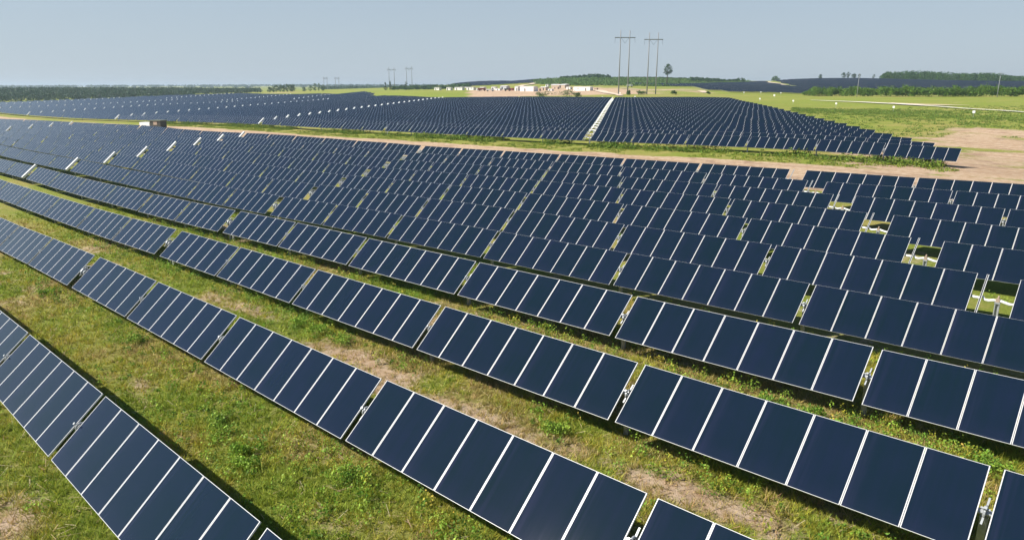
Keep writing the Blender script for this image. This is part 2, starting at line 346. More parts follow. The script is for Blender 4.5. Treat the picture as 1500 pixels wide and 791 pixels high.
# ------------------------------------------------------------------ mesh helpers
class MB:
    """collects quads and boxes into one mesh"""
    def __init__(self): self.v = []; self.f = []; self.mi = []; self.n = 0; self.mats = []
    def _m(self, m):
        if m not in self.mats: self.mats.append(m)
        return self.mats.index(m)
    def add(self, V, F, m):
        V = np.asarray(V, float).reshape(-1, 3)
        k = self._m(m)
        self.v.append(V); self.f += [tuple(i + self.n for i in q) for q in F]; self.mi += [k] * len(F); self.n += len(V)
    def box(self, lo, hi, m, R=None, o=(0, 0, 0)):
        x0, y0, z0 = lo; x1, y1, z1 = hi
        V = np.array([(x0, y0, z0), (x1, y0, z0), (x1, y1, z0), (x0, y1, z0), (x0, y0, z1), (x1, y0, z1), (x1, y1, z1), (x0, y1, z1)], float)
        if R is not None: V = V @ np.asarray(R).T
        self.add(V + np.asarray(o, float), [(0, 3, 2, 1), (4, 5, 6, 7), (0, 1, 5, 4), (1, 2, 6, 5), (2, 3, 7, 6), (3, 0, 4, 7)], m)
    def tube(self, pts, r, m, seg=8, caps=True):
        P = [Vector(p) for p in pts]; rs = r if isinstance(r, (list, tuple)) else [r] * len(P)
        V = []; F = []
        for i, p in enumerate(P):
            t = (P[min(i + 1, len(P) - 1)] - P[max(i - 1, 0)]).normalized()
            a = t.orthogonal().normalized() if abs(t.z) > .95 else t.cross(Vector((0, 0, 1))).normalized()
            b = t.cross(a)
            for k in range(seg):
                w = 2 * math.pi * k / seg
                V.append(p + (a * math.cos(w) + b * math.sin(w)) * rs[i])
        for i in range(len(P) - 1):
            for k in range(seg):
                k2 = (k + 1) % seg
                F.append((i * seg + k, i * seg + k2, (i + 1) * seg + k2, (i + 1) * seg + k))
        if caps:
            F.append(tuple(range(seg))[::-1]); F.append(tuple((len(P) - 1) * seg + k for k in range(seg)))
        self.add([tuple(v) for v in V], F, m)
    def mesh(self, name, smooth=False):
        me = bpy.data.meshes.new(name)
        me.from_pydata(np.concatenate(self.v).tolist(), [], self.f)
        for m in self.mats: me.materials.append(m)
        me.polygons.foreach_set('material_index', self.mi)
        if smooth: me.polygons.foreach_set('use_smooth', [True] * len(me.polygons))
        me.update()
        return me

def link(name, data, parent=None, loc=(0, 0, 0)):
    o = bpy.data.objects.new(name, data); COL.objects.link(o)
    if parent is not None: o.parent = parent
    o.location = loc
    return o

def thing(o, label, cat, group=None):
    o['label'] = label; o['category'] = cat
    if group: o['group'] = group
    return o

def leaf_mesh(name, V, nper, tint, m):
    """V (N*nper,3) polygons of nper corners, tint (N,3)"""
    V = np.asarray(V, np.float32); N = len(V) // nper
    me = bpy.data.meshes.new(name)
    me.vertices.add(len(V)); me.vertices.foreach_set('co', V.ravel())
    me.loops.add(len(V)); me.loops.foreach_set('vertex_index', np.arange(len(V), dtype=np.int32))
    me.polygons.add(N); me.polygons.foreach_set('loop_start', np.arange(0, len(V), nper, dtype=np.int32))
    me.polygons.foreach_set('loop_total', np.full(N, nper, np.int32))
    me.update(calc_edges=True)
    a = me.attributes.new('tint', 'FLOAT_COLOR', 'FACE')
    a.data.foreach_set('color', np.concatenate([tint, np.ones((N, 1))], 1).astype(np.float32).ravel())
    me.materials.append(m)
    return me

ORD = ['', 'first', 'second', 'third', 'fourth', 'fifth', 'sixth', 'seventh', 'eighth', 'ninth', 'tenth', 'eleventh', 'twelfth', 'thirteenth',
       'fourteenth', 'fifteenth', 'sixteenth', 'seventeenth', 'eighteenth', 'nineteenth', 'twentieth', 'twenty-first', 'twenty-second',
       'twenty-third', 'twenty-fourth', 'twenty-fifth', 'twenty-sixth', 'twenty-seventh', 'twenty-eighth', 'twenty-ninth', 'thirtieth',
       'thirty-first', 'thirty-second', 'thirty-third', 'thirty-fourth', 'thirty-fifth', 'thirty-sixth', 'thirty-seventh', 'thirty-eighth', 'thirty-ninth', 'fortieth', 'forty-first', 'forty-second', 'forty-third', 'forty-fourth', 'forty-fifth']

# ------------------------------------------------------------------ ground sheet
def axis_lines(lo, hi, step, far, grow):
    a = list(np.arange(lo, hi + 1e-6, step))
    s = step; x = hi; R = []
    while x < far: s *= grow; x += s; R.append(x)
    s = step; x = lo; Lf = []
    while x > -far: s *= grow; x -= s; Lf.append(x)
    return np.array(Lf[::-1] + a + R)

def build_ground():
    xs = np.concatenate([axis_lines(-62, 4, .32, 62, 1.0 + 1e-9)[:0], np.arange(-62, 4, .32)])
    s = .32; x = 4.0; R = []
    while x < 9000: s = min(s * 1.035, 900); x += s; R.append(x)
    s = .32; x = -62.0; Lf = []
    while x > -9000:
        s = s * 1.03 if x > -420 else s * 1.06
        s = min(s, 4.0) if x > -420 else min(s, 900); x -= s; Lf.append(x)
    xs = np.array(Lf[::-1] + list(xs) + R)
    ys = list(np.arange(-4, 28, .32)); s = .32; y = ys[-1]
    while y < 9000:
        s = min(s * 1.04, 1.3) if y < 175 else (min(s * 1.05, 5) if y < 480 else min(s * 1.07, 900)); y += s; ys.append(y)
    s = .32; y = -4.0; B = []
    while y > -6000: s = min(s * 1.12, 900); y -= s; B.append(y)
    ys = np.array(B[::-1] + ys)
    X, Y = np.meshgrid(xs, ys)
    Z = gz(X, Y)
    near = sst(60, 30, Y) * sst(-90, -60, X)
    Z = Z + near * .10 * (fbm(X, Y, 1.6, 101) - .5)
    nx, ny = len(xs), len(ys)
    V = np.stack([X.ravel(), Y.ravel(), Z.ravel()], -1).astype(np.float32)
    i = np.arange(nx - 1)[None, :] + np.arange(ny - 1)[:, None] * nx
    F = np.stack([i, i + 1, i + 1 + nx, i + nx], -1).reshape(-1, 4).astype(np.int32)
    me = bpy.data.meshes.new('ground')
    me.vertices.add(len(V)); me.vertices.foreach_set('co', V.ravel())
    me.loops.add(F.size); me.loops.foreach_set('vertex_index', F.ravel())
    me.polygons.add(len(F)); me.polygons.foreach_set('loop_start', np.arange(0, F.size, 4, dtype=np.int32))
    me.polygons.foreach_set('loop_total', np.full(len(F), 4, np.int32))
    me.polygons.foreach_set('use_smooth', np.ones(len(F), bool))
    me.update(calc_edges=True)
    for nm, fn in (('soil', soil_f), ('dry', dry_f)):
        a = me.attributes.new(nm, 'FLOAT', 'POINT'); a.data.foreach_set('value', np.ascontiguousarray(fn(X, Y).ravel(), np.float32))
    me.materials.append(M['ground'])
    o = link('ground', me); o['kind'] = 'structure'
build_ground()

def strip(name, pts, width, m, dz=.12, seed=1, wob=.25):
    """a road draped over the ground along a polyline"""
    P = []
    for (a, b) in zip(pts[:-1], pts[1:]):
        n = max(2, int(math.dist(a, b) / 4)); P += [(a[0] + (b[0] - a[0]) * k / n, a[1] + (b[1] - a[1]) * k / n) for k in range(n)]
    P.append(pts[-1]); P = np.array(P, float); r = np.random.RandomState(seed)
    T = np.gradient(P, axis=0); T /= np.linalg.norm(T, axis=1)[:, None]; N = np.stack([-T[:, 1], T[:, 0]], -1)
    w = np.broadcast_to(np.asarray(width, float), (len(P),)) if np.ndim(width) == 0 else np.interp(np.linspace(0, 1, len(P)), np.linspace(0, 1, len(width)), width)
    cs = np.linspace(-.5, .5, 7)
    e = 1 + wob * (r.rand(len(P)) - .5)
    Q = P[:, None] + N[:, None] * (cs[None, :, None] * (w * e)[:, None, None])
    Z = gz(Q[..., 0], Q[..., 1]) + dz
    V = np.concatenate([Q, Z[..., None]], -1).reshape(-1, 3)
    F = [(i * 7 + j, i * 7 + j + 1, (i + 1) * 7 + j + 1, (i + 1) * 7 + j) for i in range(len(P) - 1) for j in range(6)]
    mb = MB(); mb.add(V, F, m); o = link(name, mb.mesh(name, True)); o['kind'] = 'structure'; return o

strip('gravel_road', [spot(1175, 330), spot(1228, 293), spot(1300, 262), spot(1395, 214), spot(1450, 196), spot(1500, 179), spot(1600, 150)], [.8, 3.2, 3.4, 2.0, 1.6, 1.6, 1.6], M['gravel'], .35, 3)
strip('sandy_road', [spot(1290, 272), spot(1330, 252), spot(1375, 240), spot(1402, 236)], [1.5, 5.5, 6.5, 1.0], M['sand'], .32, 4)
strip('sandy_patch', [spot(573, 402), spot(583, 398), spot(594, 392)], [1.5, 5, 2], M['sand'], .3, 10)
strip('hill_track', [spot(1103, 800), spot(1117, 730), spot(1128, 660), spot(1142, 590)], [10, 16, 14, 9], M['sand'], .6, 5)
strip('yard_track', [spot(905, 355), spot(890, 410), spot(872, 470), spot(858, 530), spot(835, 560)], [3, 5, 6, 6, 4], M['sand'], .35, 6)
strip('ridge_track', [spot(905, 540), spot(960, 500), spot(1018, 470), spot(1024, 430)], [3, 4, 5, 3], M['sand'], .35, 7)
strip('slope_track', [spot(760, 600), spot(772, 680), spot(785, 760)], [5, 6, 6], M['sand'], .6, 8)
strip('field_track', [spot(673, 800), spot(685, 740), spot(702, 680)], [7, 7, 5], M['gravel'], .6, 9)

# ------------------------------------------------------------------ solar trackers
TILT = math.radians(41.3); CT, ST = math.cos(TILT), math.sin(TILT)
P_ = 1.255; G_ = .24; HB = 1.40; PW = 1.240; CH = 2.009
DROP = (('b', 7), ('b', 7), ('b', 7), ('b', 7), ('b', 6), ('b', 6), ('m', 0), ('b', 6), ('b', 6), ('b', 7), ('b', 7), ('b', 7), ('b', 7))

def panel_meshes():
    t = .021; u = .010; g = MB(); f = MB(); c = MB()
    w, h = PW / 2, CH / 2
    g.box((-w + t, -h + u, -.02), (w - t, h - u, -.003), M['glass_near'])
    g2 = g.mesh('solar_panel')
    bars = (((-w, -h, -.038), (w, -h + u, 0)), ((-w, h - u, -.038), (w, h, 0)), ((-w, -h + u, -.038), (-w + t, h - u, 0)), ((w - t, -h + u, -.038), (w, h - u, 0)))
    for lo, hi in bars:
        f.box(lo, hi, M['frame'])
    t = .017; u = .003
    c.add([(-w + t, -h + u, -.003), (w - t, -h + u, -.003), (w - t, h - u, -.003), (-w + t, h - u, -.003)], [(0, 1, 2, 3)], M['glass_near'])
    c.add([(-w + t, -h + u, -.02), (w - t, -h + u, -.02), (w - t, h - u, -.02), (-w + t, h - u, -.02)], [(3, 2, 1, 0)], M['back'])
    for lo, hi in (((-w, -h, -.022), (w, -h + u, 0)), ((-w, h - u, -.022), (w, h, 0)), ((-w, -h + u, -.022), (-w + t, h - u, 0)), ((w - t, -h + u, -.022), (w, h - u, 0))):
        c.box(lo, hi, M['frame'])
    return g2, f.mesh('frame'), c.mesh('solar_panel_framed')
ME_PANEL, ME_FRAME, ME_FULL = panel_meshes()

def small_meshes():
    # driven steel post: an open C-section, 2 m long, top at z = 0
    a = MB()
    a.box((-.075, -.05, -2.0), (.075, -.042, 0), M['steel']); a.box((-.075, -.042, -2.0), (-.067, .05, 0), M['steel']); a.box((.067, -.042, -2.0), (.075, .05, 0), M['steel'])
    post = a.mesh('post')
    # bearing: two cheek plates and a ring about the tube
    b = MB()
    for sx in (-.05, .035):
        b.box((sx, -.07, -.22), (sx + .015, .07, .06), M['steel'])
    ring = [(0, .125 * math.cos(w), .125 * math.sin(w) + .0) for w in np.linspace(0, 2 * math.pi, 17)]
    b.tube(ring, .03, M['steel'], 6, False)
    b.box((-.03, -.03, .10), (.03, .03, .24), M['steel']); b.box((-.09, -.02, .15), (.09, .02, .19), M['steel'])
    b.box((-.02, .13, -.03), (.02, .33, .02), M['steel']); b.box((-.02, -.30, -.03), (.02, -.13, .02), M['steel'])
    bearing = b.mesh('bearing')
    # slew drive in the middle of a tracker
    d = MB()
    ring = [(0, .20 * math.cos(w), .20 * math.sin(w)) for w in np.linspace(0, 2 * math.pi, 21)]
    d.tube(ring, .055, M['steel'], 8, False)
    d.tube([(-.2, 0, 0), (.2, 0, 0)], .16, M['steel'], 14)
    d.tube([(.0, -.30, -.17), (.0, .25, -.17)], .06, M['steel'], 12)
    d.tube([(.0, .25, -.17), (.0, .52, -.17)], .05, M['steel'], 12)
    d.box((-.14, -.13, -.36), (.14, .13, -.17), M['steel'])
    d.box((-.26, -.28, .02), (-.22, .30, .06), M['steel']); d.box((.22, -.28, .02), (.26, .30, .06), M['steel'])
    d.tube([(-.1, .1, .12), (.02, .28, .22), (.14, .4, .05)], .02, M['white'], 6)
    drive = d.mesh('drive_motor')
    r = MB()   # channel rail left in a gap where a panel is missing
    r.box((-.047, -1.0, -.03), (-.035, 1.03, .0), M['rail']); r.box((.012, -1.0, -.03), (.030, 1.03, .0), M['rail']); r.box((-.035, -1.0, -.06), (.012, 1.03, -.03), M['back'])
    rail = r.mesh('mounting_rail')
    q = MB(); q.box((-.2, -1.0, -.03), (.2, 1.16, .22), M['white']); q.box((-.15, -.04, -.12), (.15, .04, -.03), M['steel'])
    rail2 = q.mesh('mounting_rail')
    c = MB()
    c.tube([(-.12, .02, -.05), (.3, .0, -.07), (.42, .05, .0), (.46, .02, -.10), (.62, 0, -.12), (.95, .02, -.04), (1.15, .0, -.09), (1.35, 0, -.14), (1.66, 0, -.13)],
           [.058, .058, .045, .055, .06, .06, .06, .06, .055], M['white'], 10)
    con = c.mesh('cable_conduit', True)
    s = MB()
    s.box((-.09, -.045, -1.9), (-.055, .045, -.14), M['steel']); s.box((.055, -.045, -1.9), (.09, .045, -.14), M['steel']); s.box((-.055, .03, -1.9), (.055, .038, -.14), M['steel'])
    s.box((-.10, -.07, -.20), (.10, .07, -.12), M['steel']); s.box((-.07, -.06, -.12), (.07, .06, .02), M['motor']); s.tube([(0, 0, .02), (.02, .02, .14)], .035, M['motor'], 8)
    s.tube([(-.14, .0, -.06), (-.07, .0, -.04)], .04, M['motor'], 8)
    end = s.mesh('end_post')
    return post, bearing, drive, rail, con, end, rail2
ME_POST, ME_BEAR, ME_DRIVE, ME_RAIL, ME_CON, ME_END, ME_RAIL2 = small_meshes()

def jit(x, Y, k):
    return math.sin(x * 12.9898 + Y * 78.233 + k * 37.719) * 43758.5453 % 1.0 * 2 - 1

def frame_at(x0, x1, Y):
    """centre line of a bay and its axes"""
    z0, z1 = g1(x0, Y) + HB + .02 * jit(x0, Y, 2), g1(x1, Y) + HB + .02 * jit(x1, Y, 3)
    rd = Vector((x1 - x0, 0, z1 - z0)).normalized()
    a = TILT + math.radians(.45 * jit(x0, Y, 1))
    ch = Vector((0, math.cos(a), math.sin(a))); ch = (ch - rd * ch.dot(rd)).normalized()
    nn = rd.cross(ch)
    return Vector((x0, Y, z0)), rd, ch, nn

def M4(rd, ch, nn, p):
    return Matrix(((rd.x, ch.x, nn.x, p.x), (rd.y, ch.y, nn.y, p.y), (rd.z, ch.z, nn.z, p.z), (0, 0, 0, 1)))

def layout(E, bays):
    """bays laid out leftwards from the right end E -> list of (kind, xleft, xright, n), total left end"""
    out = []; x = E; prev = None
    for k, n in bays:
        if k == 'm':
            out.append(('m', x - .85, x, 0)); x -= .85; prev = 'm'; continue
        if prev == 'b':
            out.append(('g', x - G_, x, 0)); x -= G_
        w = n * P_
        out.append(('b', x - w, x, n)); x -= w; prev = 'b'
    return out, x

def shown(x0, x1, Y, m):
    xs = np.array([x0, (x0 + x1) / 2, x1]); z = gz(xs, np.full(3, Y)) + 1.3
    return bool(in_frame(xs, np.full(3, Y), z, m).any())

def near_tracker(E, Y, bays, label, group, frames, name='solar_tracker', end_gap=True, small=True, xmin=-1e9, wide=True):
    lay, _ = layout(E, bays)
    lay = [q for q in lay if q[1] >= xmin and shown(q[1], q[2], Y, 110 if Y < 70 else 40)]
    if not any(q[0] == 'b' for q in lay): return None
    xl = min(q[1] for q in lay); xr = max(q[2] for q in lay); xc = (xl + xr) / 2
    base = Vector((xc, Y, g1(xc, Y)))
    root = link(name, None, None, base); root.empty_display_size = .5
    thing(root, label, 'solar tracker', group)
    tube = MB(); line = []
    def put(nm, me, Mx, parent=root, off=base):
        o = link(nm, me, parent); Mx = Mx.copy(); Mx.translation -= off; o.matrix_local = Mx; return o
    for k, x0, x1, n in sorted(lay, key=lambda q: q[1]):
        o, rd, ch, nn = frame_at(x0, x1, Y)
        line += [o - nn * .13, o + rd * (x1 - x0) - nn * .13] if not line else [o + rd * (x1 - x0) - nn * .13]
        if k == 'b':
            for i in range(n):
                p = o + rd * ((i + .5) * P_)
                j = math.radians(rnd.gauss(0, .12)); j2 = math.radians(rnd.gauss(0, .12))
                R = (Matrix.Rotation(j, 4, 'X') @ Matrix.Rotation(j2, 4, 'Y'))
                Mx = M4(rd, ch, nn, p) @ R
                if frames:
                    g = put('solar_panel', ME_PANEL, Mx); f = link('frame', ME_FRAME, g)
                else: put('solar_panel', ME_FULL, Mx)
        elif small:
            c = o + rd * ((x1 - x0) / 2) - nn * .13
            if k == 'g':
                put('bearing', ME_BEAR, M4(rd, ch, nn, c))
                put('post', ME_POST, Matrix.Translation(c + Vector((0, 0, -.12))))
            else:
                put('drive_motor', ME_DRIVE, M4(rd, ch, nn, c))
                put('post', ME_POST, Matrix.Translation(c + Vector((-.28, 0, -.12)))); put('post', ME_POST, Matrix.Translation(c + Vector((.28, 0, -.12))))
    tube.tube([tuple(p - base) for p in line], .066, M['steel'], 8)
    link('torque_tube', tube.mesh('torque_tube'), root)
    if end_gap and in_frame(E + .7, Y, g1(E, Y) + 1, 20):
        o, rd, ch, nn = frame_at(E, E + 1.5, Y)
        put('mounting_rail', ME_RAIL2 if wide and E < -60 else ME_RAIL, M4(rd, ch, nn, o + rd * .36))
        put('cable_conduit', ME_CON, M4(rd, Vector((0, 1, 0)), Vector((0, 0, 1)), o - Vector((0, 0, .12))))
        put('post', ME_END, Matrix.Translation(o + rd * .95 + Vector((0, 0, -.12))))
    return root

MOTOR_X = [None, -36.05, -40.1, -44.2, -48.35, -52.6, -56.8, -60.9, -64.9, -69.0, -73.1, -77.0]
SEG1 = {-1: 'right of the missing-panel gaps', 0: 'between the two lines of gaps with missing panels',
        1: 'left of the white-barred gaps', 2: 'past the second line of white bars', 3: 'at the far left edge'}
n_track = 0
for i in range(1, 12):
    Y = 4.6 + 5.87 * (i - 1)
    Lx = MOTOR_X[i] + 52.9
    for m in (-1, 0, 1, 2, 3):
        E = Lx - 1.5 - 105.15 * m
        nm = ['', 'front', 'second', 'third', 'fourth', 'fifth', 'sixth', 'seventh', 'eighth', 'ninth', 'tenth', 'last'][i]
        r = near_tracker(E, Y, DROP, f'solar tracker in {nm} near row, {SEG1[m]}', 'solar trackers of the near field', i <= 4 and m == 0)
        n_track += r is not None

# far trackers: one mesh each
_c, _s = CT, ST
t_ = .014; u_ = .002
def far_mesh(E, Y, bays, xmin, end_gap, wide=True):
    lay, xe = layout(E, bays)
    lay = [q for q in lay if q[1] >= xmin]
    lay = [q for q in lay if shown(q[1], q[2], Y, 30)]
    if not any(q[0] == 'b' for q in lay): return None, None
    xl = min(q[1] for q in lay); xr = max(q[2] for q in lay); xc = (xl + xr) / 2
    base = np.array([xc, Y, g1(xc, Y)])
    mb = MB()
    for m in ('frame', 'glass', 'back', 'steel', 'rail', 'white'): mb._m(M[m])
    BOXF = [(0, 1, 5, 4), (1, 2, 6, 5), (2, 3, 7, 6), (3, 0, 4, 7)]
    for k, x0, x1, n in lay:
        o, rd, ch, nn = frame_at(x0, x1, Y)
        o, rd, ch, nn = np.array(o) - base, np.array(rd), np.array(ch), np.array(nn)
        if k == 'b':
            for i in range(n):
                p = o + rd * ((i + .5) * P_)
                a, b = PW / 2, CH / 2
                top = [p - rd * a - ch * b, p + rd * a - ch * b, p + rd * a + ch * b, p - rd * a + ch * b]
                bot = [q - nn * .02 for q in top]
                a -= t_; b -= u_
                gl = [p - rd * a - ch * b + nn * .004, p + rd * a - ch * b + nn * .004, p + rd * a + ch * b + nn * .004, p - rd * a + ch * b + nn * .004]
                mb.add(bot + top, BOXF + [(4, 5, 6, 7)], M['frame']); mb.add(bot, [(0, 3, 2, 1)], M['back']); mb.add(gl, [(0, 1, 2, 3)], M['glass'])
            c0, c1 = o - nn * .13, o + rd * (x1 - x0) - nn * .13
            mb.tube([tuple(c0), tuple(c1)], .066, M['steel'], 5, False)
        else:
            c = o + rd * ((x1 - x0) / 2) - nn * .13
            mb.box((-.07, -.06, -1.75), (.07, .06, -.02), M['steel'], None, c)
            mb.tube([tuple(o - nn * .13 ), tuple(o + rd * (x1 - x0) - nn * .13)], .066, M['steel'], 5, False)
    if end_gap and shown(E, E + 1.5, Y, 10):
        o, rd, ch, nn = frame_at(E, E + 1.5, Y)
        o, rd, ch, nn = np.array(o) - base, np.array(rd), np.array(ch), np.array(nn)
        rw = .25 if wide else .09
        mb.box((-rw, -1.05, -.03), (rw, 1.12, .25 if wide else .03), M['white'], np.stack([rd, ch, nn], 1), o + rd * .32)
        mb.tube([tuple(o + rd * x + np.array([0, 0, -.1 + z])) for x, z in ((-.1, 0), (.5, .0), (.95, .05), (1.3, -.06), (1.62, -.05))], .085, M['white'], 7)
        mb.box((-.11, -.08, -1.7), (.11, .08, -.1), M['steel'], None, o + rd * .95)
    return mb.mesh('solar_tracker'), base

def seg_label(j):
    return 'right of the post gap' if j == 0 else f'{ORD[j]} segment left of the post gap'

RIGHT = [('b', 6), ('b', 6), ('b', 7), ('b', 7), ('b', 7), ('b', 6)]
LONGER = DROP[:1] + (('b', 10),) + DROP[1:]
for k in range(1, 28):
    Y = 90.4 + 5.87 * (k - 1); sh = -4.0 * (k - 1)
    segs = [(-17.7 + sh, RIGHT, False), (-69.3 + sh, DROP, True), (-174.45 + sh, DROP, True), (-279.6 + sh, LONGER, True), (-397.6 + sh, DROP, True), (-502.75 + sh, DROP, True), (-607.9 + sh, DROP, True)]
    for j, (E, bays, eg) in enumerate(segs):
        lab = f'solar tracker in {ORD[k]} row beyond the road, {seg_label(j)}'
        if k <= 2 and j <= 2:
            r = near_tracker(E, Y, bays, lab, 'solar trackers of the field beyond the road', False, end_gap=eg, xmin=-715, wide=j > 1)
            n_track += r is not None; continue
        me, base = far_mesh(E, Y, bays, -715, eg, j > 1)
        if me is None: continue
        o = link('solar_tracker', me, None, base)
        thing(o, lab, 'solar tracker', 'solar trackers of the field beyond the road'); n_track += 1
for k in range(28, 45):
    Y = 90.4 + 5.87 * (k - 1); sh = -4.0 * (k - 1)
    R0 = -341 - 1.8 * (Y - 255)
    for j in range(6):
        E = -332.0 - 105.15 * j + (sh + 112)
        lay, xe = layout(E, DROP)
        if xe > R0: continue
        bays = []; x = E
        use = [q for q in lay if q[2] <= R0]
        me = None
        if use:
            first = use[0][2]; nb = [(q[0], q[3]) for q in use if q[0] != 'g']
            while nb and nb[0][0] == 'm': nb = nb[1:]
            first = max(q[2] for q in use if q[0] == 'b') if any(q[0] == 'b' for q in use) else None
            if first is None: continue
            me, base = far_mesh(first, Y, nb, -715, first == E)
        if me is None: continue
        o = link('solar_tracker', me, None, base)
        thing(o, f'hazy solar tracker on the far left slope, {ORD[k - 27]} row up, {ORD[j + 1]} from the right', 'solar tracker', 'solar trackers on the far left slope'); n_track += 1
print('TRACKERS', n_track)

# the fields on the far hills, past the first 300 trackers: one mass
def far_field(name, edge_lo, edge_hi, px0, px1, step=5.87):
    """rows between two depth curves given by image column"""
    mb = MB()
    for m in ('glass', 'frame', 'steel'): mb._m(M[m])
    cols = np.array([c[0] for c in edge_lo]); lo = np.array([c[1] for c in edge_lo]); hi = np.array([c[1] for c in edge_hi])
    corners = [spot(c, d) for c, d in edge_lo + edge_hi]
    y0, y1 = min(c[1] for c in corners), max(c[1] for c in corners); x0, x1 = min(c[0] for c in corners), max(c[0] for c in corners)
    W = 9.03
    for r, Y in enumerate(np.arange(y0, y1, step)):
        xs = np.arange(x0 - (r * 4.0) % W, x1, W)
        d = xs * FWD[0] + Y * FWD[1]; px = 750 + 1030 * (xs * RGT[0] + Y * RGT[1]) / d
        ok = (px > px0) & (px < px1) & (d > np.interp(px, cols, lo)) & (d < np.interp(px, cols, hi))
        if px0 == 905:
            tk = np.interp(d, [590, 660, 730, 800], [1142, 1128, 1117, 1103]); ok &= ~((np.abs(px - tk) < 12) & (d > 560) & (d < 800))
        if not ok.any(): continue
        xs = xs[ok]; z = gz(xs, np.full(len(xs), Y)) + HB; z2 = gz(xs + W, np.full(len(xs), Y)) + HB
        for x, a, b in zip(xs, z, z2):
            rd = np.array([W, 0, b - a]); rd /= np.linalg.norm(rd); ch = np.array([0, CT, ST]); nn = np.cross(rd, ch)
            for i in range(7):
                p = np.array([x, Y, a]) + rd * ((i + .5) * P_)
                h, v = PW / 2, CH / 2
                top = [p - rd * h - ch * v, p + rd * h - ch * v, p + rd * h + ch * v, p - rd * h + ch * v]
                mb.add(top + [q - nn * .02 for q in top], [(0, 1, 2, 3), (0, 4, 5, 1), (1, 5, 6, 2), (2, 6, 7, 3), (3, 7, 4, 0)], M['frame'])
                h -= t_; v -= u_
                mb.add([p - rd * h - ch * v + nn * .004, p + rd * h - ch * v + nn * .004, p + rd * h + ch * v + nn * .004, p - rd * h + ch * v + nn * .004], [(0, 1, 2, 3)], M['glass'])
            mb.box((-.06, -.06, -1.75), (.06, .06, -.05), M['steel'], None, (x, Y, a))
    o = link(name, mb.mesh(name)); o['kind'] = 'stuff'; return o
o = far_field('far_solar_field', [(905, 640), (1000, 600), (1018, 500), (1047, 432), (1165, 432), (1300, 440), (1540, 440)],
              [(905, 660), (1000, 690), (1018, 700), (1047, 760), (1165, 800), (1300, 800), (1540, 770)], 905, 1540)
thing(o, 'dark blue mass of far solar rows on the hill behind the hedgerow', 'solar field')
o = far_field('far_solar_field', [(640, 820), (700, 760), (770, 740)], [(640, 905), (700, 900), (770, 870)], 668, 772)
thing(o, 'dark blue mass of far solar rows on the hill behind the white trailers', 'solar field')

# ------------------------------------------------------------------ foliage
def quads(P, size, up=.0, rs=nrs, asp=.6):
    """one leaf quad at each point, random facing; size (N,)"""
    N = len(P)
    a = rs.normal(size=(N, 3)); a /= np.linalg.norm(a, axis=1)[:, None]
    b = rs.normal(size=(N, 3)); b -= a * (a * b).sum(1)[:, None]; b /= np.linalg.norm(b, axis=1)[:, None]
    if up:
        a[:, 2] *= 1 - up; a /= np.linalg.norm(a, axis=1)[:, None]
        b = np.cross(a, rs.normal(size=(N, 3)) * .6 + np.array([0, 0, 1.0]) * 0 + 1e-3); b /= np.linalg.norm(b, axis=1)[:, None] + 1e-9
    s = np.asarray(size)[:, None] * .5
    return np.stack([P - a * s, P - b * s * asp, P + a * s, P + b * s * asp], 1).reshape(-1, 3)

def in_ellipsoid(C, R, n, rs=nrs, inner=.45):
    C = np.asarray(C, float); R = np.asarray(R, float); N = len(C)
    v = rs.normal(size=(N, n, 3)); v /= np.linalg.norm(v, axis=2)[..., None]
    r = inner + (1 - inner) * rs.rand(N, n, 1) ** .6
    return (C[:, None] + v * r * R[:, None]).reshape(-1, 3)

def tints(base, n, var=.28, rs=nrs):
    base = np.asarray(base, float)
    t = np.repeat(base, n, 0)
    return np.clip(t * (1 + var * (rs.rand(len(t), 1) * 2 - 1)) * (1 + .10 * (rs.rand(len(t), 3) * 2 - 1)), .005, .9)

def pick(pal, N, rs=nrs):
    pal = np.asarray(pal, float); w = rs.rand(N, 1); i = rs.randint(len(pal), size=N); j = rs.randint(len(pal), size=N)
    return pal[i] * w + pal[j] * (1 - w)

GREENS = [(0.206, 0.272, 0.030), (0.317, 0.390, 0.042), (0.429, 0.466, 0.056), (0.243, 0.324, 0.050)]
DRYS = [(0.483, 0.373, 0.132), (0.354, 0.296, 0.092), (0.580, 0.420, 0.185), (0.274, 0.265, 0.059)]
YELL = [(0.407, 0.400, 0.050), (0.316, 0.345, 0.043), (0.499, 0.423, 0.069)]
LUSH = [(0.169, 0.306, 0.037), (0.245, 0.389, 0.047), (0.130, 0.236, 0.034), (0.323, 0.458, 0.064)]

def ground_at(X, Y):
    Z = gz(X, Y); near = sst(60, 30, Y) * sst(-90, -60, X)
    return Z + near * .10 * (fbm(X, Y, 1.6, 101) - .5)

